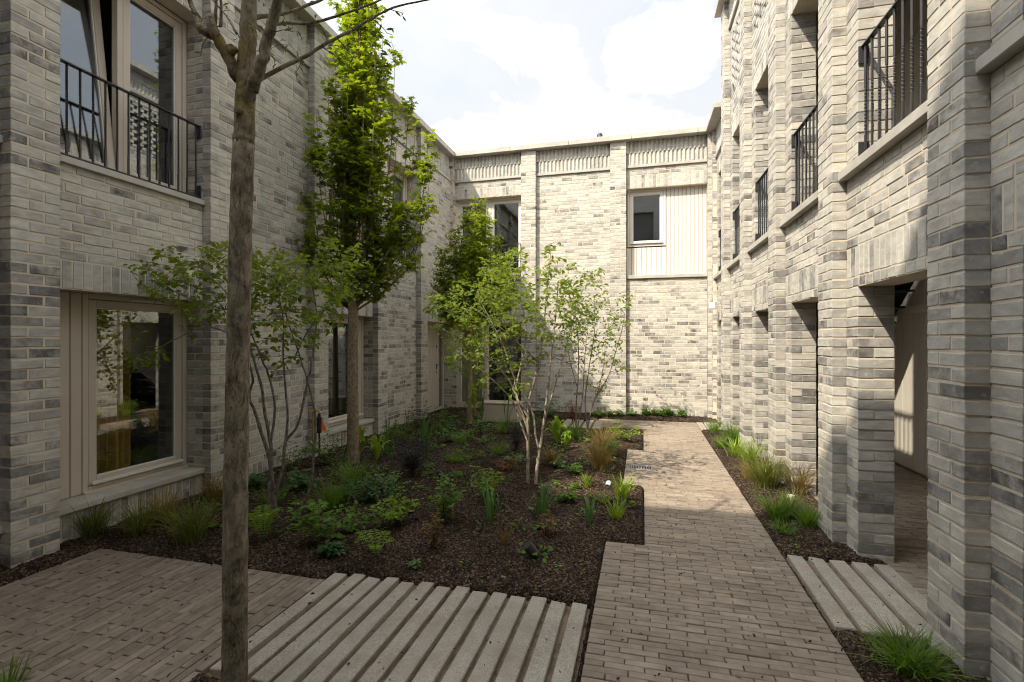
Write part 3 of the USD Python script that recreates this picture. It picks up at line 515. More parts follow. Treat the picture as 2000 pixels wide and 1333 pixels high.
for i in range(-2, 5):
    y0 = R0 + i * RP + PW; y1 = R0 + (i + 1) * RP if i < 4 else 10.62
    top = TOP if i < 4 else Hc; o0, o1 = y0 + .19, y1 - NIB
    hd = 5.0 if i < 4 else 4.85
    alt = lambda k: .1 if k % 2 else .228
    for (za, zb) in ((-.1, 2.0), (2.9, hd)):
        bw.face(EW, XB, o1, y1, za, zb, 'run', alt, slab=0); bw.slab(EW, XB, o1, y1, za, zb, .235, rec=.006)
        bw.face(S1, o1, XB + .105, XJ, za, zb, 'jamb', lambda k: .1 if k % 2 else 0, slab=0)
        bw.face(EW, XB, y0, o0, za, zb, 'run', .1, slab=.235)
    bw.face(EW, XB, y0, y1, 2.0, 2.075, 'header', .1, slab=.235)
    bw.face(EW, XB, y0, y1, 2.075, 2.3, 'soldier', slab=.235); bw.face(EW, XB, y0, y1, 2.3, 2.825, 'run', slab=.235)
    MB().cbox(XB - .06, XJ + .02, y0 + .001, y1 - .001, 2.83, 2.9, .005).build(right, 'window_sill', M['concrete'])
    bw.face(EW, XB, y0, y1, hd, hd + .225, 'soldier', slab=.235)
    if i < 4:
        zt = 6.9
        if i in (2, 3):
            bw.face(EW, XB, y0, y1, hd + .225, 5.6, 'run', slab=.235)
            bw.slab(EW, XB, y0, y1, 5.6, zt, .235, mo=.2)
            k0 = round((5.6 - G0) / G); wd = (y1 - y0) / 12
            for k in range(k0, k0 + 17):
                for c in range(12):
                    if 2 <= k - k0 <= 14 and (c + k) % 2 == 0 and 1 <= c <= 10: continue
                    bw.put([XB, y1 - c * wd - .005, G0 + k * G + .005], np.array([0, -1.0, 0]), np.array([-1.0, 0, 0]), wd - .01 if (c + k) % 2 == 0 else wd + .028, .065, .2)
        else: bw.face(EW, XB, y0, y1, hd + .225, zt, 'run', slab=.235)
        MB().cbox(XB - .035, XB + .1, y0 + .001, y1 - .001, 6.903, 6.963, .004).build(right, 'string_course', M['concrete']); bw.frieze(EW, XB - .035, y0, y1, 6.966, TOP)
        if i >= -1: railing(right, EW, XB + .035, o0 + .006, o1 - .006, 2.92, 3.75, step=.105)
    else:
        bw.face(EW, XB, y0, y1, hd + .225, 5.225, 'run', slab=.235)
        MB().cbox(XB - .035, XB + .1, y0 + .001, y1 - .001, 5.228, 5.288, .004).build(right, 'string_course', M['concrete']); bw.frieze(EW, XB - .035, y0, y1, 5.292, Hc)
        railing(right, EW, XB + .035, o0 + .006, o1 - .006, 2.92, 3.75)
bw.build(right)
cope(right, [(XB - .2, 3.6, y, min(y + 1.195, YEND + .1), TOP, TOP + .11) for y in np.arange(-.6, YEND + .1, 1.2)])
cope(right, [(XB - .2, 3.0, YEND + .102, 10.62, Hc + .004, Hc + .114)])
b = MB()
for (z0, z1, x0) in ((2.56, 2.82, XB + .02), (5.3, 5.6, XB + .24), (TOP - .3, TOP - .02, XB + .06)):
    ya = 3.4 if z0 < 3 else 4.8; b.box(x0, 8, -.8, ya, z0, z1); b.box(x0, 8, 9.2, (14 if z0 < 3 else YEND + .05), z0, z1); b.box(x0, 1.80, ya, 9.2, z0, z1); b.box(3.26, 8, ya, 9.2, z0, z1)  # slabs left open over the passage, shaped to let sky light onto the boards
b.box(XB + .1, 8, YEND + .05, 14, 5.3, 5.7); b.box(XB + .05, 8, YEND - .05, YEND + .05, 5.62, TOP - .31); b.box(3.3, 3.5, -.8, 14, -.1, TOP - .31); b.build(right, 'floor_slab', M['mortar'])
fr = Frame(EW, 3.23, 1.0, 10.8, 0)
for k in range(82): fr.mesh(MB().box(k * .1195, k * .1195 + .112, -.03, -.002 * (k % 2), .03, 2.56)).build(right, 'cladding_board', M['ivory'])
for k in range(82): fr.mesh(MB().box(k * .1195, k * .1195 + .112, -.03, -.002 * (k % 2), 2.83, 5.3)).build(right, 'cladding_board', M['ivory'])
fr.mesh(MB().cbox(0, 9.8, .001, .03, 1.93, 2.03, .003)).build(right, 'cladding_rail', M['ivory'])
def perforated(o, u, v, W, Hh, cell=.05, hole=.5):
    """sheet with slotted holes"""
    n = np.cross(u, v); mb = MB(); nx, nz = int(W / cell), int(Hh / cell)
    for a in range(nx):
        for c in range(nz):
            x0, x1, z0, z1 = a * cell, (a + 1) * cell, c * cell, (c + 1) * cell
            def q(p0, p1, r0, r1): mb.add([o + u * p0 + v * r0, o + u * p1 + v * r0, o + u * p1 + v * r1, o + u * p0 + v * r1], [[0, 1, 2], [0, 2, 3]])
            if a % 7 > 2 or c % 9 > 4: q(x0, x1, z0, z1); continue
            hx, hz = cell * .33, cell * .2
            q(x0, x1, z0, z0 + hz); q(x0, x1, z1 - hz, z1); q(x0, x0 + hx, z0 + hz, z1 - hz); q(x1 - hx, x1, z0 + hz, z1 - hz)
    return mb
o = np.array([1.80, 9.72, 0.0]); v = np.array([0, -.95, .81]); v /= np.linalg.norm(v)
perforated(o, np.array([1.0, 0, 0]), v, 1.42, 4.6).build(right, 'perforated_stair', M['steel'], label='sloping black perforated underside of the stair in the arcade')
b = MB()
for k in range(17): b.cbox(1.80, 3.2, 9.6 - k * .217 - .22, 9.6 - k * .217, .16 + k * .185, .185 + k * .185, .003)
b.build(right, 'stair_tread', M['steel'])
perforated(np.array([1.84, 7.1, 0.02]), np.array([0, -1.0, 0]), Z, 1.1, 2.5).build(right, 'perforated_screen', M['steel'], label='black perforated screen beside the stair')
b = MB()
for (y, z0, z1) in ((7.1, 0, 2.55), (5.98, 0, 2.55)): b.cbox(1.81, 1.85, y, y + .04, z0, z1, .003)
b.build(right, 'screen_post', M['steel'])

# ------------------------------------------------------------------ wing behind the camera, unseen; made taller and set back for more sky light
front = thing('brick_building', 'brick wing behind the viewpoint, height and setback shaped for the light, seen only in window reflections', 'building')
fm = usdkit.material(stage, L + 'reflected_brick', {'g': ('geometry', {}), 'm': ('mapping', {'rotation': (math.pi / 2, 0, 0)}), 'b': ('brick_texture', {'color1': (.36, .35, .33), 'color2': (.45, .43, .39), 'mortar': (.5, .44, .36), 'scale': 1.0, 'brick_width': .225, 'row_height': .075, 'mortar_size': .006}), 'p': ('principled_bsdf', {'roughness': .9})},
                     [('g.position', 'm.vector'), ('m.vector', 'b.vector'), ('b.color', 'p.base_color')], surface='p.BSDF')
b = MB(); y0, y1 = -2.92, -2.58
b.box(-9, 8, y0, y1, 2.3, 3.1); b.box(-9, 8, y0, y1, 4.9, 5.9); b.box(-9, 8, y0, y1, 7.7, 10.45)
for (za, zb) in ((-.1, 2.3), (3.1, 4.9), (5.9, 7.7)):
    for (xa, xb) in ((-9, -3.4), (-2.2, -.9), (.5, 8)): b.box(xa, xb, y0, y1, za, zb)
    for (xa, xb) in ((-3.4, -2.2), (-.9, .5)): MB().box(xa, xb, -2.78, -2.76, za, zb).build(front, 'window', M['room'])
b.build(front, 'wall', fm); MB().box(-9, 8, -2.97, -2.56, 10.45, 10.56).build(front, 'coping', M['concrete']); MB().box(-9, 8, -9, -2.92, 10.2, 10.4).build(front, 'roof', M['roof']); MB().box(-9, 8, -9, -8.8, -.1, 10.2).build(front, 'rear_wall', M['dark'])
MB().box(-9, XW - .002, -2.58, -.85, -.1, Hc).build(front, 'left_link', fm); MB().box(XB + .03, 8, -2.58, -.45, -.1, TOP).build(front, 'right_link', fm)

# ------------------------------------------------------------------ ground, paving
keys(MB().add([[-80, -80, -.14], [80, -80, -.14], [80, 80, -.14], [-80, 80, -.14]], [[0, 1, 2], [0, 2, 3]]).build('/World', 'ground', M['gap']), kind='structure')
paved = []
class Pavers:
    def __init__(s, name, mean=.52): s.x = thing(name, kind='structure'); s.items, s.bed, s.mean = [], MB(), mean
    def area(s, x0, x1, y0, y1, along='x', bed=True, top=0.0, L=.199, w=.0458, edge=True):
        if edge: paved.append((x0, x1, y0, y1))
        if bed: s.bed.box(x0 + .004, x1 - .004, y0 + .004, y1 - .004, -.1, top - .012)
        a0, a1, b0, b1 = (x0, x1, y0, y1) if along == 'x' else (y0, y1, x0, x1)
        m = max(1, round((b1 - b0) / w)); p = (b1 - b0) / m; drift = 0.0
        for k in range(m):
            c = a0; drift = drift + R.gauss(0, .012); first = (.5 if k % 2 else 1.0) * L + max(-.03, min(.03, drift)); ln = first
            while c < a1 - .01:
                e = min(c + ln, a1)
                if a1 - e < .05: e = a1
                g = .0019; z = top + rng.normal(0, .0016); t0, t1 = rng.normal(0, .0015, 2)
                q0, q1, r0, r1 = c + g * 1.3, e - g * 1.3, b0 + k * p + .0011 + abs(rng.normal(0, .0005)), b0 + (k + 1) * p - .0011
                o, u, w_ = ((q0, r0), (1, 0), (0, 1)) if along == 'x' else ((r1, q0), (0, 1), (-1, 0))
                v = brick_mesh(np.array([*o, z]), np.array([*u, t0]), np.array([0, 0, 1.0]), q1 - q0, r1 - r0, .045, c=.0028, jit=.0009, w_dir=np.array([*w_, t1]))
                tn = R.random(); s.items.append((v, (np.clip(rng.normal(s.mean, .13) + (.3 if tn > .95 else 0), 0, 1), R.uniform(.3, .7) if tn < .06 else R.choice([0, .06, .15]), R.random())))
                c = e; ln = L * R.uniform(.985, 1.015)
    def build(s, limit=300):
        imp = []
        for v, t in s.items:
            x, y, d = proj(v[:4])
            if (d < .2).any() or not (0 < x.mean() < 2000 and 0 < y.mean() < 1333): imp.append(0); continue
            imp.append(0.5 * abs(np.dot(x, np.roll(y, 1)) - np.dot(y, np.roll(x, 1))))
        order = np.argsort(-np.array(imp), kind='stable')
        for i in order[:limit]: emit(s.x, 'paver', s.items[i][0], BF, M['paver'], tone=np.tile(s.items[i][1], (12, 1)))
        rest = [s.items[i] for i in order[limit:]]
        if rest:
            v = np.vstack([r[0] for r in rest]); f = np.vstack([BF + 12 * i for i in range(len(rest))])
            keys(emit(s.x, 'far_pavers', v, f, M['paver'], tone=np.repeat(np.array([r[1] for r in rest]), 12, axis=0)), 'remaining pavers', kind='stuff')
        s.bed.build(s.x, 'joint_bed', M['sand'])
pa = Pavers('path')
DR = (-.148, .122, 6.43, 6.66)
pa.area(-.285, 1.01, .6, 4.055); pa.area(.014, 1.01, 4.055, 5.66); pa.area(-.215, 1.01, 5.66, 6.43); pa.area(.122, 1.01, 6.43, 6.66); pa.area(-.215, -.148, 6.43, 6.66); pa.area(-.215, 1.01, 6.66, 7.55)
pa.bed.box(-.148, .122, 6.43, 6.66, -.1, -.02); paved.append(DR)
pa.area(.014, 1.01, 7.55, 9.25); pa.area(-.86, 1.01, 9.25, 10.4); pa.build()
te = Pavers('terrace', .22); te.area(-4.045, -2.062, .8, 2.93, along='y'); te.build()  # toned darker than the path: the dim light of this corner put into the colour
pf = Pavers('passage_floor'); pf.area(1.70, 3.2, 1.2, 10.6, along='x'); pf.build()
def slabs(xs, w, ys, stag=0.0, mat='slab'):
    s = thing('slab_path', kind='structure')
    for k, x in enumerate(xs):
        y0, y1 = ys; d = stag if k % 2 else 0
        MB().cbox(x, x + w, y0 - d + rng.normal(0, .009), y1 + d * (1 if k % 2 else 0) - stag + rng.normal(0, .004), -.06, .004 + rng.normal(0, .002), .005, jit=.0022).build(s, 'slab', M[mat])
    MB().box(min(xs) - .02, max(xs) + w + .02, ys[0] - .02, ys[1] + .02, -.1, -.026).build(s, 'gap_bed', M['gap']); paved.append((min(xs) - .02, max(xs) + w + .01, ys[0] - .03, ys[1] - stag * .5))
slabs([-2.052 + k * .1256 for k in range(14)], .094, (1.98, 3.06), .03)
slabs([1.042 + k * .1405 for k in range(5)], .102, (3.16, 4.13), 0.0)
slabs([1.02 + k * .138 for k in range(3)], .11, (9.56, 10.42), 0.0)
slabs([-1.50 + k * .2 for k in range(4)], .15, (9.12, 10.15), 0.0)
dr = thing('drain_grate', 'small rectangular metal drain grate let into the brick path', 'drain', (0, 0, 0))
b = MB(); x0, x1, y0, y1 = DR; b.cbox(x0, x1, y0, y0 + .035, -.03, .003); b.cbox(x0, x1, y1 - .035, y1, -.03, .003); b.cbox(x0, x0 + .02, y0 + .035, y1 - .035, -.03, .003); b.cbox(x1 - .02, x1, y0 + .035, y1 - .035, -.03, .003); b.build(dr, 'grate_frame', M['zinc'])
for k in range(7): MB().cbox(x0 + .03 + k * .032, x0 + .045 + k * .032, y0 + .036, y1 - .036, -.025, .0, .002).build(dr, 'grate_bar', M['zinc'])

def pave_dist(x, y):
    d = np.full(np.shape(x), 9.0)
    for x0, x1, y0, y1 in paved:
        dx = np.maximum(np.maximum(x0 - x, x - x1), 0); dy = np.maximum(np.maximum(y0 - y, y - y1), 0); ins = (x > x0) & (x < x1) & (y > y0) & (y < y1)
        d = np.where(ins, -1.0, np.minimum(d, np.hypot(dx, dy)))
    return d
def soil_z(x, y, fine=True):
    x, y = np.asarray(x, float), np.asarray(y, float); d = pave_dist(x, y); p = np.stack([x, y, np.zeros_like(x)], -1)
    sh = p.shape[:-1]; q = p.reshape(-1, 3)
    h = .035 * np.clip(d / .35, 0, 1) + (meshkit.fbm(q * 1.7) * .03).reshape(sh) * np.clip(d / .3, 0, 1)
    if fine: h = h + ((meshkit.fbm(q * 9 + 5) * .034 + meshkit.fbm(q * 23 + 9) * .026).reshape(sh)) * np.clip(d / .05 + .25, .25, 1)
    return np.where(d < 0, -.075, h - .014)
gx, gy = np.arange(-4.32, 1.74, .02), np.arange(.5, 10.86, .02)
X, Y = np.meshgrid(gx, gy, indexing='ij'); H = soil_z(X, Y); nx, ny = X.shape
idx = np.arange(nx * ny).reshape(nx, ny)
f = np.vstack([np.stack([idx[:-1, :-1], idx[1:, :-1], idx[1:, 1:]], -1).reshape(-1, 3), np.stack([idx[:-1, :-1], idx[1:, 1:], idx[:-1, 1:]], -1).reshape(-1, 3)])
keys(emit('/World', 'soil', np.stack([X, Y, H], -1).reshape(-1, 3), f, M['soil'], smooth=True), kind='structure')
n = 80000; cx, cy = rng.uniform(-4.25, 1.65, n), 1.2 + 9.5 * rng.random(n) ** 1.35
ok = pave_dist(cx, cy) > -.0; ok |= rng.random(n) < .016; cx, cy = cx[ok], cy[ok]; n = len(cx); cz = np.maximum(soil_z(cx, cy), np.where(pave_dist(cx, cy) < 0, .004, -.1)) + .003
base = np.array([[-.5, -.25, 0], [.5, -.2, .1], [.35, .3, -.05], [-.4, .25, .15], [0, 0, .5]])
cf = np.array([[0, 1, 4], [1, 2, 4], [2, 3, 4], [3, 0, 4], [0, 2, 1], [0, 3, 2]])
a = rng.uniform(0, 6.28, n); sc = rng.uniform(.006, .019, n) * np.where(rng.random(n) < .06, 1.9, 1); b5 = base[None] + rng.normal(0, .12, (n, 5, 3)); b5[:, :, 1] *= rng.uniform(.4, 1, n)[:, None]; b5[:, :, 2] *= .7
ti = rng.normal(0, .35, (n, 2)); v = np.empty_like(b5)
v[..., 0] = b5[..., 0] * np.cos(a)[:, None] - b5[..., 1] * np.sin(a)[:, None]; v[..., 1] = b5[..., 0] * np.sin(a)[:, None] + b5[..., 1] * np.cos(a)[:, None]; v[..., 2] = b5[..., 2] + v[..., 0] * ti[:, :1] + v[..., 1] * ti[:, 1:]
v = v * sc[:, None, None] + np.stack([cx, cy, cz], -1)[:, None]
keys(emit('/World', 'bark_chips', v.reshape(-1, 3), (cf[None] + 5 * np.arange(n)[:, None, None]).reshape(-1, 3), M['chip']), 'dark brown bark chips loose over the planting bed', 'bark mulch', kind='stuff')
def gp(px, py, dz=0.0):
    """point of the soil under a pixel"""
    p = at(px, py, 0.0)
    for _ in range(4): p = at(px, py, float(soil_z(p[0], p[1], False)))
    return p + [0, 0, dz]

# ------------------------------------------------------------------ plants: leaf shapes and helpers
def T_ell(w=.5, fold=.10, droop=.18):
    v = np.array([[0, 0, 0], [-.42 * w, .3, fold * .8], [.42 * w, .3, fold * .8], [-.46 * w, .62, fold * .6], [.46 * w, .62, fold * .6], [0, 1, -droop], [0, .3, 0], [0, .64, -.03]])
    f = np.array([[0, 6, 1], [0, 2, 6], [1, 6, 7], [1, 7, 3], [6, 2, 4], [6, 4, 7], [3, 7, 5], [7, 4, 5]]); return v, f
def T_rh(w=.55, fold=.12, droop=.15):
    return np.array([[0, 0, 0], [-.5 * w, .45, fold], [.5 * w, .45, fold], [0, 1, -droop], [0, .5, 0]]), np.array([[0, 4, 1], [0, 2, 4], [1, 4, 3], [4, 2, 3]])
def T_lobed(droop=.22):
    pts = [(0, 0)]
    for a, r in ((-118, .42), (-88, .24), (-62, .62), (-36, .34), (0, .72), (36, .34), (62, .62), (88, .24), (118, .42)):
        pts.append((math.sin(math.radians(a)) * r, .32 + math.cos(math.radians(a)) * r * .95))
    v = [[0, .32, .04]] + [[x, y, .05 * abs(x) - droop * (x * x + max(0, y - .3) ** 2)] for x, y in pts]; n = len(pts)
    return np.array(v), np.array([[0, 1 + (i + 1) % n, 1 + i] for i in range(n)])
ELL, NARROW, RH, LOBED, ROUND = T_ell(.55), T_ell(.28), T_rh(), T_lobed(), T_ell(.85, .06, .1)
def norm(a): return a / np.maximum(np.linalg.norm(a, axis=-1, keepdims=True), 1e-9)
def place(tpl, pos, axis, nrm, size):
    V, Fc = tpl; pos, axis, nrm = np.asarray(pos, float), norm(np.asarray(axis, float)), np.asarray(nrm, float); n = len(pos)
    x = norm(np.cross(axis, nrm)); z = np.cross(x, axis); size = np.broadcast_to(size, n)
    v = pos[:, None] + size[:, None, None] * (V[None, :, :1] * x[:, None] + V[None, :, 1:2] * axis[:, None] + V[None, :, 2:] * z[:, None])
    return v.reshape(-1, 3), (Fc[None] + len(V) * np.arange(n)[:, None, None]).reshape(-1, 3)
def leaves(mb, tpl, pos, axis, size, up=(0, 0, 1), tilt=.5):
    n = len(pos); nr = np.asarray(up) + rng.normal(0, tilt, (n, 3)); v, f = place(tpl, pos, axis, nr, size); mb.add(v, f)
def bez(p0, p1, p2, p3, n):
    t = np.linspace(0, 1, n)[:, None]; return (1 - t) ** 3 * p0 + 3 * (1 - t) ** 2 * t * p1 + 3 * (1 - t) * t * t * p2 + t ** 3 * p3
def smoothline(pts, per=4):
    """rounded polyline (Catmull-Rom)"""
    p = np.asarray(pts, float); q = np.vstack([2 * p[0] - p[1], p, 2 * p[-1] - p[-2]]); out = []
    for i in range(1, len(q) - 2):
        for t in np.arange(per) / per:
            out.append(.5 * ((2 * q[i]) + (-q[i - 1] + q[i + 1]) * t + (2 * q[i - 1] - 5 * q[i] + 4 * q[i + 1] - q[i + 2]) * t * t + (-q[i - 1] + 3 * q[i] - 3 * q[i + 1] + q[i + 2]) * t ** 3))
    return np.array(out + [p[-1]])
class Tree:
    def __init__(s): s.P, s.r, s.D = [], [], []
    def note(s, pts, rad):
        pts = np.asarray(pts); d = norm(np.gradient(pts, axis=0))
        for p, r, q in zip(pts, np.broadcast_to(rad, len(pts)), d): s.P.append(p); s.r.append(r); s.D.append(q)
    def limb(s, pts, r0, r1, n=9, per=4, wob=.03, mb=None, power=1.0):
        q = smoothline(pts, per); q[1:-1] += rng.normal(0, min(r0 * .12, .0022), (len(q) - 2, 3)); t = np.linspace(0, 1, len(q)) ** power
        rad = r0 + (r1 - r0) * t; mb = mb or MB(); mb.tube(q, rad, n, wob=wob); s.note(q, rad); return mb
    def grow(s, targets, mb, r_tip=.0014, stiff=.35, updir=.4, zmin=-9, avoid=.7, lo=.004, k=.010, n=5):
        """twigs from the nearest limb towards each target; returns their end curves"""
        out = []; targets = np.asarray(targets); P = np.array(s.P)
        d0 = np.array([np.min(np.linalg.norm(P - t, axis=1)) for t in targets])
        for t in targets[np.argsort(d0)]:
            P = np.array(s.P); cost = np.linalg.norm(P - t, axis=1) + avoid * np.maximum(0, P[:, 2] - t[2] + .03) + 9 * (P[:, 2] < zmin); i = int(np.argmin(cost)); p0 = P[i]; ln = np.linalg.norm(t - p0)
            if ln < .02: continue
            d = norm(s.D[i] * .6 + (t - p0) / ln + np.array([0, 0, updir]) + rng.normal(0, .15, 3))
            c = bez(p0, p0 + d * ln * stiff, t - ((t - p0) / ln + rng.normal(0, .25, 3)) * ln * .3, t, 6); c[1:-1] += rng.normal(0, ln * .018, (4, 3))
            r0 = min(s.r[i] * .7, lo + k * ln); rad = np.linspace(r0, r_tip, 6); mb.tube(c, rad, n, cap=False); s.note(c[1:], rad[1:]); out.append(c)
        return out
def along(c, f0=.35, per=.02, jit=.01):
    """points and outward directions along a twig"""
    seg = np.linalg.norm(np.diff(c, axis=0), axis=1); ln = seg.sum(); m = max(3, int(ln * (1 - f0) / per)); t = np.linspace(f0, 1, m) * (len(c) - 1); i = np.minimum(t.astype(int), len(c) - 2); fr = (t - i)[:, None]
    p = c[i] * (1 - fr) + c[i + 1] * fr; d = norm(c[i + 1] - c[i]); return p + rng.normal(0, jit, p.shape), d
def leafy_twigs(mb, tpl, twigs, per, size, f0=.35, droop=.25, tilt=.5, spread=.9, cap=22):
    for c in twigs:
        p, d = along(c, f0, per)
        if len(p) > cap: p, d = p[-cap:], d[-cap:]
        side = norm(np.cross(d, [0, 0, 1]) + 1e-3) * np.where(np.arange(len(p)) % 2, 1, -1)[:, None]
        ax = d * .55 + side * spread + np.array([0, 0, -droop]) + rng.normal(0, .35, p.shape); leaves(mb, tpl, p, ax, rng.uniform(.65, 1.2, len(p)) * size, tilt=tilt)
def blobs(lst, d, depth, per_px):
    """targets inside patches of crown: (px, py, radius px[, weight])"""
    out = []
    for b in lst:
        px, py, r = b[:3]; m = max(2, int(per_px * r * r * (b[3] if len(b) > 3 else 1)))
        for _ in range(m):
            a, q = R.uniform(0, 6.283), math.sqrt(R.random()) * r; dd = d + R.gauss(0, depth) * .6 + R.uniform(-depth, depth) * .4; out.append(atd(px + q * math.cos(a), py + q * math.sin(a), dd))
    return out
def dep(px, py): return EYE / ((py - CY) / F)
def tree_thing(name, label, cat, base, group=None): return thing(name, label, cat, None, 0, group)
def PL(pts, d): return [atd(p[0], p[1], d if len(p) < 3 else d + p[2]) for p in pts]

# ---- the bare tree in the foreground
D = 2.28
tb = tree_thing('young_tree', 'nearly bare young tree with straight grey trunk in the foreground, budding twigs above', 'tree', None); T1 = Tree()
q = PL([(457, 1400), (458, 1330), (459, 1200), (460, 1000), (463, 800), (467, 600), (471, 420), (476, 280)], D); qs = smoothline(q, 9); rad = np.interp(np.arange(len(qs)), [0, 6, 20, 40, len(qs) - 1], [.062, .0545, .0525, .049, .0455])
rad = rad * (1 + .05 * np.sin(np.arange(len(qs)) * 1.9) * rng.random(len(qs))); MB().tube(qs, rad, 28, wob=.012).build(tb, 'trunk', M['bark'], smooth=True); T1.note(qs, rad)
m = T1.limb(PL([(476, 284), (479, 200), (482, 120), (485, 50), (487, -30), (490, -150), (493, -300), (497, -520), (500, -700, .05)], D), .0455, .015, n=24, per=7, wob=.012); m.build(tb, 'upper_trunk', M['barkmoss'], smooth=True)
br = lambda pts, r0, r1, mat='bark', per=5: T1.limb(PL(pts, D), r0, r1, n=14, per=per, wob=.02).build(tb, 'branch', M[mat], smooth=True)
br([(478, 205), (497, 165, -.03), (512, 120, -.05), (526, 70, -.06), (540, 20, -.07), (556, -40, -.08), (575, -140, -.1), (600, -300, -.1)], .030, .014)
br([(503, 158, -.03), (550, 133, .0), (592, 113, .03), (640, 85, .06), (690, 58, .1), (735, 32, .14), (780, 12, .18), (846, -1, .22)], .0105, .0035, per=4)
br([(522, 60, -.05), (548, 46, 0), (600, 47, .05), (645, 36, .08), (702, 17, .12), (760, -8, .15), (840, -60, .2)], .0085, .003, per=4)
br([(490, 38), (520, 32, .05), (560, 25, .1), (600, 12, .15), (640, -6, .2), (700, -50, .25)], .011, .004, per=4)
br([(467, 155), (444, 110, -.03), (425, 78, -.05), (414, 52, -.06), (412, 36, -.06)], .027, .020, 'barkmoss')
br([(412, 70, -.05), (398, 62, -.06), (389, 52, -.06), (384, 36, -.05), (376, 14, -.05), (366, -14, -.04), (350, -80, 0)], .020, .006, 'barkmoss')
br([(420, 46, -.06), (422, 10, -.06), (424, -40, -.05), (430, -150, 0)], .0075, .003); br([(431, 52, -.05), (432, 15, -.05), (431, -30, -.04), (440, -130, .1)], .007, .003)
br([(462, 66), (448, 40, .1), (432, 20, .2), (415, 0, .3)], .006, .003)
for (px, py, rr) in ((462, 108, .016), (477, 226, .013)):
    c = atd(px, py, D); MB().tube([c - FW * .03, c - FW * .0525, c - FW * .0585, c - FW * .0575], [rr * 1.5, rr * 1.25, rr, rr * .55], 14, wob=.08).build(tb, 'branch_scar', M['barkmoss'], smooth=True)
tw = MB(); rngz = []
for _ in range(120): rngz.append(atd(R.uniform(200, 780), R.uniform(-1750, -40), D + R.uniform(-.9, 1.3)))
up_t = T1.grow(rngz, tw, r_tip=.0018, lo=.005, k=.010, zmin=3.0)
fine = T1.grow([atd(R.uniform(370, 800), R.uniform(-60, 130) if R.random() < .75 else R.uniform(60, 150), D + R.uniform(-.1, .3)) for _ in range(34)], tw, r_tip=.0012, lo=.0018, k=.006, zmin=2.95)
fine += T1.grow([c[-1] + np.abs(rng.normal(0, .12, 3)) * [R.choice([-1, 1]), 1, 1] for c in up_t for _ in range(2)], tw, r_tip=.0015, lo=.002, k=.008, zmin=3.2)
tw.build(tb, 'twigs', M['twig'], smooth=True, kind='stuff')
lv = MB(); leafy_twigs(lv, NARROW, fine, .05, .038, f0=.5, droop=.1, tilt=.8, cap=5); lv.build(tb, 'young_leaves', M['bud'], kind='stuff')

# ---- upright maple in front of the left wing
D = dep(690, 915); tb = tree_thing('upright_tree', 'tall narrow green maple with rough trunk standing near the left wing', 'tree', None); T2 = Tree()
q = smoothline(PL([(690, 925), (690, 900), (689, 800), (689, 700), (690, 620), (690, 560)], D), 8); rad = np.interp(np.arange(len(q)), [0, 5, 12, len(q) - 1], [.094, .080, .072, .058]); MB().tube(q, rad, 20, wob=.03).build(tb, 'trunk', M['barkmaple'], smooth=True); T2.note(q, rad)
m = T2.limb(PL([(690, 562), (688, 450), (692, 330), (695, 200), (697, 80), (700, -40), (702, -130)], D), .054, .008, n=10, per=5)
lead = [(735, -10, 560), (668, 20, 520), (772, 105, 540), (800, 190, 560), (812, 240, 580), (838, 262, 590), (842, 325, 600), (828, 395, 610), (640, 165, 540), (618, 225, 560), (606, 300, 590), (597, 380, 600), (600, 450, 610), (655, 110, 530), (710, 60, 480), (745, 170, 560), (775, 270, 590), (700, 150, 500), (730, 300, 600), (660, 270, 570), (635, 370, 600), (760, 390, 610), (795, 450, 612), (680, 400, 600), (720, 470, 612), (640, 490, 612), (780, 345, 590), (690, 250, 520), (700, -60, 400), (715, -20, 420), (685, -30, 420), (725, 20, 430), (678, 60, 440), (748, 70, 470), (712, 110, 440), (690, 130, 430), (735, 210, 480), (668, 190, 470), (752, 130, 480), (720, 0, 360), (700, 40, 380), (697, -100, 300), (706, -90, 330), (690, -80, 350), (712, -60, 300), (684, 10, 380)]
lv = MB(); twigs = []
for (tx, ty, sy) in lead:
    dz = R.uniform(-.5, .5) * (1 if abs(tx - 690) < 70 else .6)
    sx = 690 + (tx - 690) * .012; p = PL([(sx, sy), (690 + (tx - 690) * .5, sy - (sy - ty) * .22, dz * .5), (690 + (tx - 690) * .86, sy - (sy - ty) * .5, dz * .9), (tx, ty, dz)], D)
    p[0] = T2.P[int(np.argmin(np.linalg.norm(np.array(T2.P[:70]) - p[0], axis=1)))]
    k = T2.limb(p, .013 * min(1, (sy - ty) / 350 + .35), .003, n=6, per=6, mb=m)
    c = smoothline(p, 12)[7:]
    ln = np.linalg.norm(np.diff(c, axis=0), axis=1).sum()
    cl = [R.random() ** .85 for _ in range(max(3, int(ln * 4.2)))]
    for _ in range(int(ln * 36)):
        i = int(np.clip((R.choice(cl) + R.gauss(0, .035)) * len(c), 0, len(c) - 1)); a = R.uniform(0, 6.283); r = R.uniform(.05, .25) * (1 - .45 * i / len(c)); e = c[i] + np.array([math.cos(a) * r, math.sin(a) * r, r * R.uniform(.1, .8)])
        cc = bez(c[i], c[i] * .6 + e * .4 + [0, 0, -.01], c[i] * .3 + e * .7, e, 5); m.tube(cc, [.0035, .003, .0025, .002, .0015], 4, cap=False); twigs.append(cc)
m.build(tb, 'branches', M['barkmaple'], smooth=True, kind='stuff'); leafy_twigs(lv, LOBED, twigs, .022, .074, f0=.2, droop=.22, tilt=.38, cap=8); lv.build(tb, 'crown', M['maple'])

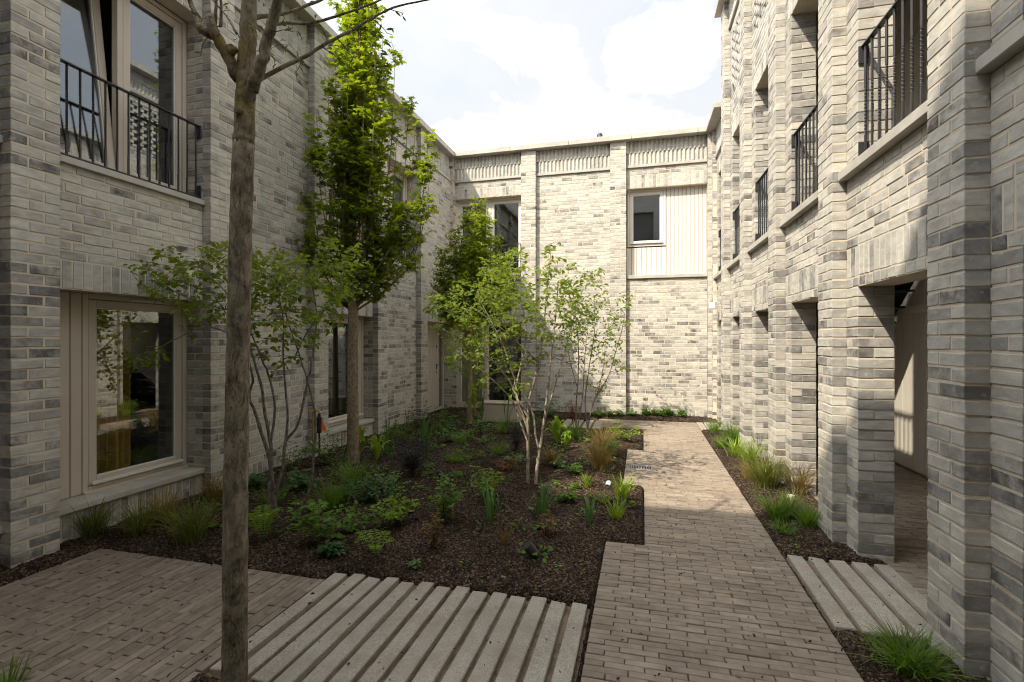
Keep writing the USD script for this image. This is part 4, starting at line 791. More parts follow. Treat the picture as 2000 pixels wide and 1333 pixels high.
# ---- dense upright hornbeam by the back wing
D = dep(917, 836); tb = tree_thing('upright_tree', 'smaller dense bright green upright tree at the corner of the far wall', 'tree', None); T3 = Tree()
q = smoothline(PL([(917, 838), (917, 780), (917, 700), (918, 630)], D), 6); rad = np.linspace(.062, .046, len(q)); MB().tube(q, rad, 14, wob=.03).build(tb, 'trunk', M['barkmaple'], smooth=True); T3.note(q, rad)
m = T3.limb(PL([(918, 632), (920, 540), (926, 450), (930, 380)], D), .044, .006, n=8)
lv = MB(); twigs = []
for (tx, ty) in [(935, 392), (948, 430), (915, 420), (965, 465), (985, 500), (998, 545), (985, 590), (890, 450), (868, 490), (860, 530), (862, 580), (875, 612), (905, 480), (940, 500), (960, 540), (920, 560), (895, 550), (950, 600), (925, 470), (980, 530), (900, 600), (940, 420)]:
    dz = R.uniform(-.5, .5); sy = min(636, ty + 170); p = PL([(918, sy), (918 + (tx - 918) * .55, sy - (sy - ty) * .3, dz * .5), (918 + (tx - 918) * .9, sy - (sy - ty) * .6, dz), (tx, ty, dz)], D); T3.limb(p, .009, .0025, n=5, per=5, mb=m)
    c = smoothline(p, 10)[5:]
    for _ in range(150):
        i = min(int(R.random() ** .8 * len(c)), len(c) - 1); a = R.uniform(0, 6.283); r = R.uniform(.07, .29) * (1 - .4 * i / len(c)); e = c[i] + np.array([math.cos(a) * r, math.sin(a) * r, r * R.uniform(-.2, .5)]); cc = bez(c[i], c[i] * .6 + e * .4 + [0, 0, .01], c[i] * .3 + e * .7, e, 5); m.tube(cc, [.003, .0026, .0022, .0018, .0014], 4, cap=False); twigs.append(cc)
m.build(tb, 'branches', M['twig'], smooth=True, kind='stuff'); leafy_twigs(lv, RH, twigs, .024, .086, f0=.2, droop=.35, tilt=.3, cap=8); lv.build(tb, 'crown', M['hornbeam'])

# ---- multi-stemmed shrub trees
def multistem(name, label, D, stems, crown, mat, bark, per_px, depth, size, r0, zmin, per=.024, group=None, tw_r=.0013, tpl=ELL):
    tb = tree_thing(name, label, 'tree', None, group); T = Tree(); tw = MB()
    for st in stems:
        r = r0 * st[1]; T.limb(PL(st[0], D), r, max(.0035, r * .28), n=10, per=5, wob=.04).build(tb, 'stem', M[bark], smooth=True)
    t = T.grow(blobs(crown, D, depth, per_px), tw, zmin=zmin, updir=.25, r_tip=tw_r)
    tw.build(tb, 'branches', M[bark], smooth=True, kind='stuff'); lv = MB(); leafy_twigs(lv, tpl, t, per, size, f0=.4, droop=.3, tilt=.55, cap=11); lv.build(tb, 'crown', M[mat])
multistem('shrub_tree', 'multi-stemmed spreading shrub tree in shade beside the foreground trunk', dep(540, 1022), [
    ([(530, 1018), (526, 964), (528, 907), (514, 858), (499, 808), (487, 775), (494, 740), (480, 690, -.1), (452, 630, -.2), (420, 580, -.3)], .95),
    ([(541, 1030), (535, 966), (530, 919), (528, 869), (519, 817), (510, 757), (492, 690, .1), (478, 620, .15), (470, 560, .2)], 1.0),
    ([(536, 970), (553, 912), (558, 865), (582, 829), (600, 750), (612, 690, .1), (618, 610, .2), (604, 530, .2)], .8),
    ([(557, 868), (562, 817), (557, 750), (553, 690, -.1), (552, 610, -.15), (530, 540, -.2)], .6),
    ([(528, 871), (535, 824), (536, 784), (526, 740), (507, 690, -.2), (480, 630, -.3), (440, 570, -.4), (390, 520, -.4)], .6),
    ([(575, 1022), (602, 966), (614, 885), (616, 817), (604, 757), (584, 690, .2), (560, 620, .2), (556, 550, .25)], .7),
    ([(575, 700, .1), (600, 650, .15), (640, 600, .2), (672, 550, .3)], .3), ([(490, 690, -.1), (450, 655, -.2), (400, 640, -.3), (340, 665, -.35), (285, 695, -.4)], .34), ([(470, 610), (420, 600, -.2), (350, 575, -.3), (290, 535, -.4)], .34)],
    [(270, 520, 34), (300, 560, 34, .8), (330, 520, 40), (375, 560, 46), (380, 610, 40, .7), (300, 690, 26, .6), (262, 705, 20, .8), (420, 520, 40), (420, 480, 24), (470, 540, 50), (520, 560, 56, .8), (570, 540, 50), (530, 510, 40), (610, 580, 50, .9), (650, 540, 44), (640, 490, 30), (690, 500, 24), (675, 570, 28), (590, 640, 46, .6), (530, 620, 50, .7), (540, 690, 40, .5), (460, 600, 50, .6), (640, 625, 30, .7)],
    'ameldark', 'barkdark', .029, .42, .06, .020, 1.2, per=.02)
multistem('shrub_tree', 'sunlit multi-stemmed shrub tree with pale stems in the middle of the planting bed', dep(1036, 958), [
    ([(1031, 962), (1031, 900), (1031, 864), (1033, 785), (1052, 715), (1061, 643, .05), (1068, 570, .1), (1075, 500, .1)], 1.0),
    ([(1044, 962), (1050, 905), (1053, 886), (1061, 832), (1069, 769), (1076, 700, -.1), (1085, 620, -.1), (1090, 550, -.15)], .95),
    ([(1031, 866), (1017, 826), (1001, 785), (976, 756, -.1), (948, 731, -.2), (910, 700, -.3), (872, 668, -.35)], .62),
    ([(1030, 836), (1008, 775), (989, 737, .1), (951, 697, .2), (904, 665, .25), (858, 638, .3), (834, 600, .3)], .62),
    ([(1033, 819), (1008, 769), (1017, 715, .15), (1028, 650, .2), (1015, 580, .2), (995, 520, .2)], .66),
    ([(1053, 880), (1046, 850), (1038, 800), (1005, 740, -.1), (985, 680, -.2), (955, 620, -.2), (930, 575, -.25)], .6),
    ([(1061, 830), (1085, 750, .1), (1105, 680, .2), (1125, 610, .25), (1140, 560, .3)], .5), ([(1054, 712), (1000, 660, -.1), (950, 620, -.15), (905, 590, -.2)], .36),
    ([(1060, 713), (1085, 708, -.05), (1120, 709, -.1)], .2)],
    [(850, 600, 26), (880, 630, 40), (925, 590, 48), (925, 650, 46), (975, 560, 42), (985, 610, 50), (1030, 560, 44), (1020, 620, 46), (1078, 510, 26, .9), (1080, 480, 14), (1085, 560, 36), (1120, 545, 30), (1075, 620, 44, .8), (1125, 600, 40, .8), (905, 700, 36, .9), (950, 690, 44), (1000, 680, 44, .8), (945, 745, 30, .6), (920, 790, 14), (1010, 740, 34, .5), (1050, 680, 36, .5), (1165, 545, 24), (960, 530, 30), (1010, 500, 20), (1100, 660, 30, .5)],
    'amel', 'barkpale', .034, .45, .06, .0205, 1.15, per=.02)
multistem('shrub_tree', 'slender multi-stemmed shrub tree in front of the sunlit far wall', dep(1135, 842), [
    ([(1125, 838), (1126, 780), (1130, 720), (1128, 650), (1120, 590)], .8), ([(1146, 846), (1160, 785), (1187, 738), (1202, 690, .2), (1216, 640, .2), (1222, 600, .2)], .7), ([(1148, 843), (1143, 780), (1152, 710), (1162, 640), (1160, 580)], .7),
    ([(1128, 838), (1138, 770), (1142, 700, .3), (1150, 620, .3)], .6), ([(1128, 760), (1112, 700, -.2), (1105, 640, -.2)], .45), ([(1165, 776), (1178, 720, -.2), (1184, 650, -.2)], .45)],
    [(1110, 600, 30), (1145, 590, 36), (1180, 600, 32), (1205, 640, 30), (1160, 650, 36), (1125, 660, 30), (1190, 690, 28), (1210, 720, 16), (1150, 710, 30, .8), (1170, 745, 22), (1130, 620, 30), (1215, 590, 18, .7), (1225, 570, 12)],
    'amel', 'barkdark', .045, .35, .066, .019, .7, per=.024)

# ---- herbs, grasses, ferns
def grass(mb, b, h, spread, n, w=.004, droop=.5, upright=.6):
    t = np.array([0, .28, .55, .8, 1.0]); a = rng.uniform(0, 6.283, n); l = h * rng.uniform(.65, 1.12, n); sp = spread * rng.uniform(.15, 1.0, n) ** upright; dr = droop * rng.uniform(.4, 1.4, n) * (sp / spread)
    b0 = np.asarray(b) + np.stack([rng.normal(0, spread * .12, n), rng.normal(0, spread * .12, n), np.full(n, -.01)], 1)
    r = sp[:, None] * t[None] ** 1.35; z = l[:, None] * (t[None] * (1 + .25 * dr[:, None]) - dr[:, None] * t[None] ** 2.2 * .85); dirv = np.stack([np.cos(a), np.sin(a)], 1); side = np.stack([-np.sin(a), np.cos(a)], 1); jw = a + rng.normal(0, .5, n); side = np.stack([-np.sin(jw), np.cos(jw)], 1)
    c = np.stack([b0[:, :1] + r * dirv[:, :1], b0[:, 1:2] + r * dirv[:, 1:], b0[:, 2:] + z], -1); ww = (w * np.array([.7, 1, .85, .55, .08]))[None, :, None] * rng.uniform(.7, 1.3, n)[:, None, None] * .5
    s3 = np.concatenate([side, np.zeros((n, 1))], 1)[:, None]; v = np.stack([c - s3 * ww, c + s3 * ww], 2).reshape(n, 10, 3)
    f1 = np.array([q for k in range(4) for q in ([2 * k, 2 * k + 1, 2 * k + 3], [2 * k, 2 * k + 3, 2 * k + 2])]); mb.add(v.reshape(-1, 3), (f1[None] + 10 * np.arange(n)[:, None, None]).reshape(-1, 3))
FERN = T_ell(.21, .04, .08)
def fern(mb, st, b, h, w, n=9, pairs=14):
    for k in range(n):
        a = k * 6.283 / n + R.uniform(-.3, .3); out = np.array([math.cos(a), math.sin(a), 0]); l = R.uniform(.8, 1.1); e = R.uniform(.55, 1.0)
        c = bez(np.asarray(b), b + out * w * .15 + Z * h * .6 * l, b + out * w * .6 * e + Z * h * 1.05 * l, b + out * w * e + Z * h * .75 * l * R.uniform(.7, 1.15), 8); st.tube(c, np.linspace(.003, .001, 8), 4, cap=False)
        t = np.linspace(.14, .98, pairs) * 7; i = np.minimum(t.astype(int), 6); p = c[i] + (t - i)[:, None] * (c[i + 1] - c[i]); d = norm(c[i + 1] - c[i]); s = norm(np.cross(d, Z)); nr = np.cross(s, d); sz = w * .36 * np.sin(np.linspace(.35, 3.0, pairs)) ** .8 * .75
        for sg in (-1, 1): v, f = place(FERN, p, s * sg + d * .3 + rng.normal(0, .06, p.shape), nr + rng.normal(0, .15, p.shape), sz); mb.add(v, f)
def leafy(mb, st, b, h, w, stems=6, size=.04, tpl=ELL, nodes=6, bunch=3, f0=.3):
    for k in range(stems):
        a = R.uniform(0, 6.283); q = math.sqrt(R.random()); e = np.asarray(b) + np.array([math.cos(a) * w * q, math.sin(a) * w * q, h * (1 - .45 * q * q) * R.uniform(.75, 1.08)]); c = bez(np.asarray(b), b + (e - b) * .2 + Z * h * .25, b + (e - b) * .6 + Z * h * .15, e, 7); st.tube(c, np.linspace(.0028, .0011, 7), 4, cap=False)
        for t in np.linspace(f0, 1, nodes):
            i = min(int(t * 6), 5); p = c[i] + (t * 6 - i) * (c[i + 1] - c[i]); m = bunch + (2 if t == 1 else 0); aa = R.uniform(0, 6.283) + np.arange(m) * 6.283 / m; ax = np.stack([np.cos(aa), np.sin(aa), rng.uniform(-.25, .55, m)], 1); leaves(mb, tpl, np.tile(p, (m, 1)) + ax * size * .25, ax, size * rng.uniform(.6, 1.2, m), tilt=.35)
def blade(mb, b, e, top, w, n=9, keel=.25, shape=None):
    """one broad leaf arching from b over top to e"""
    c = bez(np.asarray(b), b + (top - b) * .55, top, e, n); d = norm(np.gradient(c, axis=0)); hz = norm(np.cross(d, Z) + 1e-4); nr = np.cross(hz, d); t = np.linspace(0, 1, n); wd = w * (shape(t) if shape else np.clip(np.minimum(.55 + t * 1.2, (1 - t) * 2.6), .03, 1)) * .5
    l, r = c - hz * wd[:, None] + nr * (wd * keel)[:, None], c + hz * wd[:, None] + nr * (wd * keel)[:, None]; v = np.stack([l, c, r], 1).reshape(-1, 3); f = []
    for k in range(n - 1): o = 3 * k; f += [[o, o + 1, o + 4], [o, o + 4, o + 3], [o + 1, o + 2, o + 5], [o + 1, o + 5, o + 4]]
    mb.add(v, f)
def iris(mb, b, h, w, n=7, bw=.022):
    a0 = R.uniform(0, 3.14)
    for k in range(n):
        a = a0 + (3.14 if k % 2 else 0) + R.gauss(0, .5); q = R.uniform(.1, 1) * w; o = np.array([math.cos(a), math.sin(a), 0]); l = h * R.uniform(.6, 1.05); bend = R.random() < .42
        p = np.asarray(b) + o * .012 * k * .3; top = p + o * q * .45 + Z * l; e = p + o * (q * 1.5 if bend else q) + Z * l * (.55 if bend else 1.0) ; blade(mb, p - Z * .01, e, top, bw * R.uniform(.7, 1.1))
def rosette(mb, b, h, w, n=11, lw=.07):
    sh = lambda t: np.clip(np.where(t < .25, .12 + t * .5, np.sin(np.clip((t - .12) / .9, 0, 1) * 3.14) ** .75), .03, 1)
    for k in range(n):
        a = k * 2.4 + R.uniform(-.3, .3); o = np.array([math.cos(a), math.sin(a), 0]); q = w * R.uniform(.55, 1.05) * (.5 + .5 * k / n); l = h * R.uniform(.75, 1.1) * (1.15 - .5 * k / n); b_ = np.asarray(b)
        blade(mb, b_, b_ + o * q + Z * l * .75, b_ + o * q * .55 + Z * l * 1.15, lw * R.uniform(.75, 1.15), shape=sh, keel=.35)
def cover(mb, b, r, n, size=.016):
    a = rng.uniform(0, 6.283, n); q = r * np.sqrt(rng.random(n)); p = np.stack([b[0] + q * np.cos(a), b[1] + q * np.sin(a), np.zeros(n)], 1); p[:, 2] = soil_z(p[:, 0], p[:, 1], False) + rng.uniform(.008, .05, n) * (1.1 - q / r); d = np.stack([rng.normal(0, 1, n), rng.normal(0, 1, n), rng.uniform(-.1, .5, n)], 1); leaves(mb, ROUND, p, d, size * rng.uniform(.7, 1.4, n), tilt=.4)
def plant(kind, px, py, hpx, wpx, mat, name, cat, label, group=None, **kw):
    b = gp(px, py); sc = float((b - CAM) @ FW) / F; g = 1.42 if (py < 935 and px < 1060) or (1380 < px < 1640 and kind == 'grass') else 1.25; h, w = hpx * sc * g, wpx * sc * .51 * g; x = thing(name, label, cat, None, 0, group); mb, st = MB(), MB()
    part = 'foliage'
    if kind == 'grass': grass(mb, b, h, w, kw.get('n', 170), kw.get('bw', .0042) * 1.35, kw.get('droop', .55), kw.get('upright', .6)); part = 'blades'
    elif kind == 'fern': fern(mb, st, b, h, w, kw.get('n', 9), kw.get('pairs', 14))
    elif kind == 'leafy': leafy(mb, st, b, h, w, int(kw.get('stems', 7) * 1.5), kw.get('size', .045) * 1.15, kw.get('tpl', ELL), kw.get('nodes', 5), kw.get('bunch', 3), kw.get('f0', .3))
    elif kind == 'iris': iris(mb, b, h, w, int(kw.get('n', 7) * 1.5), kw.get('bw', .022) * .85); part = 'blades'
    elif kind == 'rosette': rosette(mb, b, h, w, kw.get('n', 11), kw.get('lw', .07)); part = 'leaves'
    elif kind == 'cover': cover(mb, b, w, kw.get('n', 70), kw.get('size', .016)); part = 'leaves'
    mb.build(x, part, M[mat], kind='stuff')
    if st.v: st.build(x, 'stems', M[kw.get('stem', 'twig')], smooth=True, kind='stuff')
    if kw.get('flowers'):
        fl = MB(); m = kw['flowers']; pp = b + np.stack([rng.normal(0, w * .5, m), rng.normal(0, w * .5, m), h * rng.uniform(.55, 1.1, m)], 1); leaves(fl, RH, np.repeat(pp, 2, 0), rng.normal(0, 1, (2 * m, 3)) + [0, 0, -.8], .018); fl.build(x, 'flowers', M['flower'], kind='stuff')
    return x
P_ = [
 # left wing strip
 ('grass', 180, 1055, 78, 100, 'olive', 'grass_tuft', 'grass tuft', 'brown-green sedge leftmost along the foot of the left wing under the large window', dict(n=190, droop=.8)),
 ('grass', 272, 1052, 76, 100, 'olive', 'grass_tuft', 'grass tuft', 'brownish sedge second from the left under the large window', dict(n=180, droop=.8)),
 ('grass', 322, 1028, 76, 110, 'tan', 'grass_tuft', 'grass tuft', 'tan sedge close to the wall behind the others under the large window', dict(n=190, droop=.9)),
 ('grass', 374, 1062, 92, 130, 'olive', 'grass_tuft', 'grass tuft', 'bigger tan-green sedge just left of the foreground trunk', dict(n=230, droop=.8)),
 ('grass', 420, 985, 66, 90, 'tan', 'grass_tuft', 'grass tuft', 'tan sedge half hidden behind the foreground trunk by the wall', dict(n=150, droop=.9)),
 ('cover', 6, 1132, 20, 50, 'green', 'ground_plant', 'plant', 'little green seedling at the foot of the leftmost pier', dict(n=40)),
 ('grass', 15, 1372, 80, 90, 'grass', 'grass_tuft', 'grass tuft', 'green grass blades poking in at the bottom left corner', dict(n=26, bw=.008, droop=.4)),
 # around the left shrub tree
 ('fern', 513, 1068, 64, 96, 'lime', 'fern', 'fern', 'large bright green fern right of the foreground trunk', dict(n=8, pairs=20)),
 ('leafy', 628, 1078, 92, 96, 'green', 'leafy_plant', 'plant', 'upright leafy green plant in front of the leaning grey stem', dict(stems=6, size=.062)),
 ('leafy', 690, 1046, 36, 62, 'green', 'leafy_plant', 'plant', 'small leafy sprig right of the leaning grey stem', dict(stems=4, size=.045)),
 ('fern', 735, 1094, 44, 90, 'lime', 'fern', 'fern', 'small bright fern alone on dark mulch near the stone slabs', dict(n=6, pairs=12)),
 ('leafy', 640, 1092, 26, 50, 'deep', 'leafy_plant', 'plant', 'low dark leaves under the upright leafy plant', dict(stems=6, size=.04)),
 ('grass', 530, 992, 44, 90, 'grass', 'grass_tuft', 'grass tuft', 'fine green grass behind the twin stems of the shaded shrub tree', dict(n=150, bw=.003)),
 ('leafy', 497, 962, 30, 40, 'deep', 'leafy_plant', 'plant', 'dark leafy plant between foreground trunk and twin stems', dict(stems=5, size=.06)),
 ('leafy', 592, 962, 34, 46, 'deep', 'leafy_plant', 'plant', 'dark heart-leaved plant beside the leaning grey stem', dict(stems=5, size=.07)),
 ('grass', 648, 1000, 66, 100, 'grass', 'grass_tuft', 'grass tuft', 'large fountain of fine green grass right of the leaning stem', dict(n=230, bw=.003, droop=.8)),
 ('grass', 690, 948, 50, 100, 'grass', 'grass_tuft', 'grass tuft', 'fine green grass at the foot of the tall maple trunk', dict(n=210, bw=.003, droop=.8)),
 ('leafy', 568, 928, 46, 70, 'green', 'flowering_plant', 'plant', 'white-flowered plant against the left wing below the garden tap', dict(stems=8, size=.04, flowers=26)),
 ('leafy', 640, 912, 46, 60, 'green', 'flowering_plant', 'plant', 'leafy plant with a tall spike and white flowers left of the maple trunk', dict(stems=8, size=.05, flowers=10)),
 ('leafy', 680, 975, 30, 60, 'deep', 'leafy_plant', 'plant', 'grey-green leafy plant right of the fountain grass', dict(stems=6, size=.05)),
 ('leafy', 722, 985, 38, 70, 'deep', 'leafy_plant', 'plant', 'dark loose-leaved plant between maple trunk and round stone', dict(stems=7, size=.05)),
 ('leafy', 755, 962, 30, 70, 'variegated', 'leafy_plant', 'plant', 'pale pinkish-green leafed plant below the dark purple shrub', dict(stems=7, size=.04)),
 # middle bed
 ('rosette', 736, 905, 36, 56, 'lime', 'broadleaf_plant', 'plant', 'bright broad-leaved rosette just right of the maple trunk', dict(n=13, lw=.055)),
 ('rosette', 704, 890, 38, 44, 'lime', 'broadleaf_plant', 'plant', 'bright broad-leaved rosette partly behind the maple trunk', dict(n=11, lw=.055)),
 ('iris', 758, 890, 56, 46, 'iris', 'iris_plant', 'plant', 'clump of upright iris leaves near the wall behind the rosette', dict(n=9)),
 ('leafy', 788, 872, 38, 60, 'green', 'leafy_plant', 'plant', 'fresh green lacy plant near the foot of the left wing', dict(stems=9, size=.045)),
 ('grass', 740, 872, 20, 40, 'grass', 'grass_tuft', 'grass tuft', 'low green grass under the window sill behind the rosettes', dict(n=80, bw=.003)),
 ('leafy', 826, 852, 42, 72, 'purple', 'purple_shrub', 'shrub', 'dark purple feathery shrub nearest the boarded door', dict(stems=16, size=.045, tpl=NARROW, bunch=4)),
 ('leafy', 806, 936, 66, 90, 'purple', 'purple_shrub', 'shrub', 'big dark purple feathery shrub in the middle of the bed', dict(stems=22, size=.048, tpl=NARROW, bunch=4, nodes=6)),
 ('iris', 830, 904, 72, 38, 'iris', 'iris_plant', 'plant', 'tall pale iris leaves rising from the big purple shrub', dict(n=11)),
 ('grass', 890, 906, 24, 60, 'grass', 'grass_tuft', 'grass tuft', 'flat green grass tuft left of the round stone', dict(n=130, bw=.003, droop=.8)),
 ('grass', 900, 870, 26, 44, 'grass', 'grass_tuft', 'grass tuft', 'green grass in the shade behind the round stone', dict(n=110, bw=.003)),
 ('grass', 853, 848, 26, 42, 'grass', 'grass_tuft', 'grass tuft', 'light green grass beside the purple shrub by the door', dict(n=100, bw=.003)),
 ('leafy', 876, 868, 26, 50, 'variegated', 'leafy_plant', 'plant', 'grey-green plant with pale edges between two grass tufts', dict(stems=7, size=.05)),
 ('leafy', 872, 836, 26, 42, 'green', 'leafy_plant', 'plant', 'green leafy plant in front of the far doorway paving', dict(stems=6, size=.05)),
 ('leafy', 886, 846, 20, 40, 'deep', 'leafy_plant', 'plant', 'dark star-leaved plant left of the small upright tree', dict(stems=5, size=.06)),
 ('leafy', 941, 858, 38, 38, 'variegated', 'leafy_plant', 'plant', 'variegated bushy plant in front of the beige planter', dict(stems=9, size=.04)),
 ('iris', 940, 832, 46, 36, 'iris', 'iris_plant', 'plant', 'upright dark iris leaves in front of the beige planter', dict(n=8)),
 ('iris', 990, 838, 58, 30, 'iris', 'iris_plant', 'plant', 'tall iris leaves at the right end of the beige planter', dict(n=8)),
 ('grass', 973, 892, 28, 46, 'grass', 'grass_tuft', 'grass tuft', 'rounded fine green grass right of the round stone', dict(n=150, bw=.003, droop=.8)),
 ('grass', 984, 852, 30, 46, 'grass', 'grass_tuft', 'grass tuft', 'green grass below the tall iris leaves by the planter', dict(n=120, bw=.003)),
 ('leafy', 942, 870, 16, 34, 'variegated', 'leafy_plant', 'plant', 'small silvery plant behind the round stone', dict(stems=5, size=.035)),
 ('leafy', 1008, 885, 40, 50, 'purple', 'purple_shrub', 'shrub', 'dark purple shrub behind the pale stems in the middle', dict(stems=13, size=.045, tpl=NARROW, bunch=4)),
 ('leafy', 1030, 850, 26, 50, 'deep', 'leafy_plant', 'plant', 'dark green plant behind the pale stems by the planter', dict(stems=7, size=.05)),
 ('leafy', 985, 925, 22, 40, 'rust', 'leafy_plant', 'plant', 'small reddish plant left of the pale stems', dict(stems=6, size=.03)),
 ('leafy', 1010, 912, 18, 46, 'variegated', 'leafy_plant', 'plant', 'low yellowish leaves at the foot of the pale stems', dict(stems=6, size=.035)),
 ('leafy', 898, 938, 16, 22, 'green', 'leafy_plant', 'plant', 'tiny green sprout beside the tilted spotlight', dict(stems=3, size=.035)),
 ('leafy', 772, 1036, 66, 66, 'lime', 'leafy_plant', 'plant', 'yellow-green bushy plant left of the near round stone', dict(stems=10, size=.046)),
 ('leafy', 768, 985, 34, 50, 'deep', 'leafy_plant', 'plant', 'grey-green plant behind the yellow-green bushy plant', dict(stems=7, size=.045)),
 ('leafy', 866, 1030, 76, 54, 'green', 'leafy_plant', 'plant', 'upright green bushy plant right of the near round stone', dict(stems=10, size=.044)),
 ('leafy', 846, 1082, 60, 36, 'wiry', 'leafy_plant', 'plant', 'wiry yellowish plant in front of the upright green bush', dict(stems=9, size=.028)),
 ('leafy', 948, 988, 64, 66, 'lime', 'leafy_plant', 'plant', 'light green leafy plant left of the pale stems', dict(stems=8, size=.052)),
 ('iris', 958, 1028, 76, 80, 'iris', 'iris_plant', 'plant', 'iris with two leaves fallen flat in front of the light green plant', dict(n=10)),
 ('grass', 985, 1072, 44, 40, 'wiry', 'grass_tuft', 'grass tuft', 'thin rusty-brown wispy tuft on the mulch below the fallen iris leaves', dict(n=50, bw=.0022, droop=.15)),
 ('iris', 1060, 1012, 56, 84, 'iris', 'iris_plant', 'plant', 'arching iris in front of the pale stems', dict(n=12, bw=.018)),
 ('leafy', 1066, 1056, 46, 36, 'wiry', 'leafy_plant', 'plant', 'wiry yellow-tipped plant below the arching iris', dict(stems=9, size=.02)),
 ('iris', 1152, 1030, 54, 60, 'iris', 'iris_plant', 'plant', 'small iris alone on the mulch toward the path', dict(n=6, bw=.022)),
 ('leafy', 1106, 986, 20, 34, 'green', 'leafy_plant', 'plant', 'small green plant between the two right irises', dict(stems=4, size=.045)),
 ('leafy', 1125, 962, 14, 16, 'green', 'leafy_plant', 'plant', 'tiny green sprout near the path left of the yellow grass', dict(stems=3, size=.03)),
 ('grass', 1149, 956, 28, 34, 'hakone', 'grass_tuft', 'grass tuft', 'small yellow grass in sun on the mulch', dict(n=34, bw=.009, droop=.4)),
 ('grass', 1214, 982, 50, 60, 'hakone', 'grass_tuft', 'grass tuft', 'tall yellow grass at the path edge beside the round lamp', dict(n=60, bw=.009, droop=.4)),
 ('grass', 1178, 988, 26, 44, 'hakone', 'grass_tuft', 'grass tuft', 'sparse yellow-green grass left of the tall yellow grass', dict(n=26, bw=.009, droop=.4)),
 ('grass', 1204, 1020, 42, 60, 'hakone', 'grass_tuft', 'grass tuft', 'yellow grass in shade below the tall yellow grass', dict(n=44, bw=.009, droop=.45)),
 ('grass', 1076, 912, 40, 54, 'tan', 'grass_tuft', 'grass tuft', 'brown sedge right beside the pale stems', dict(n=190, bw=.003, droop=.8)),
 ('grass', 1170, 924, 62, 76, 'tan', 'grass_tuft', 'grass tuft', 'large golden-brown sedge near the drain grate', dict(n=300, bw=.003, droop=.7)),
 ('grass', 1178, 884, 54, 84, 'tan', 'grass_tuft', 'grass tuft', 'golden-brown sedge behind the larger one', dict(n=280, bw=.003, droop=.8)),
 ('leafy', 1196, 894, 32, 30, 'green', 'leafy_plant', 'plant', 'fresh green leafy plant on the path side of the golden sedges', dict(stems=7, size=.045)),
 ('rosette', 1088, 872, 46, 50, 'lime', 'broadleaf_plant', 'plant', 'sunlit bright rosette with large leaves right of the pale stems', dict(n=14, lw=.075)),
 ('rosette', 1106, 884, 34, 36, 'lime', 'broadleaf_plant', 'plant', 'smaller sunlit rosette in front of the bright green grass', dict(n=10, lw=.06)),
 ('grass', 1122, 860, 32, 50, 'grass', 'grass_tuft', 'grass tuft', 'bright green sunlit grass behind the rosettes', dict(n=170, bw=.004)),
 ('leafy', 1220, 866, 34, 50, 'lime', 'leafy_plant', 'plant', 'yellow-green ferny plant in the bed corner by the path', dict(stems=7, size=.055)),
 ('leafy', 1075, 818, 26, 60, 'deep', 'leafy_plant', 'plant', 'green shrublet left of the far stepping slabs', dict(stems=9, size=.05)),
 ('leafy', 1118, 826, 30, 34, 'rust', 'leafy_plant', 'plant', 'brownish grassy plant among the far stepping slabs', dict(stems=9, size=.05, tpl=NARROW)),
 ('leafy', 1090, 918, 14, 24, 'variegated', 'leafy_plant', 'plant', 'low spotted leaves below the brown sedge', dict(stems=4, size=.04)),
 ('leafy', 1122, 930, 16, 26, 'green', 'leafy_plant', 'plant', 'low green sprig in the shadow left of the large golden sedge', dict(stems=4, size=.045)),
]
for i, (px, lab) in enumerate(((1168, 'little evergreen sprig leftmost along the foot of the far wall'), (1189, 'little evergreen sprig second along the foot of the far wall'), (1207, 'little evergreen sprig at the foot of the far right pier'), (1234, 'evergreen sprig just right of the pier shadow line'), (1259, 'slim evergreen sprig under the white-boarded panel'), (1278, 'slimmest evergreen sprig among those under the white boards'), (1296, 'evergreen sprig in the middle below the white boards'), (1306, 'evergreen sprig crowded against its left neighbour at the far wall'), (1330, 'bushier evergreen sprig rightmost along the far wall'))):
    P_.append(('leafy', px, 818, 15, 15, 'green', 'wall_shrub', 'shrub', lab, dict(stems=5, size=.05)))
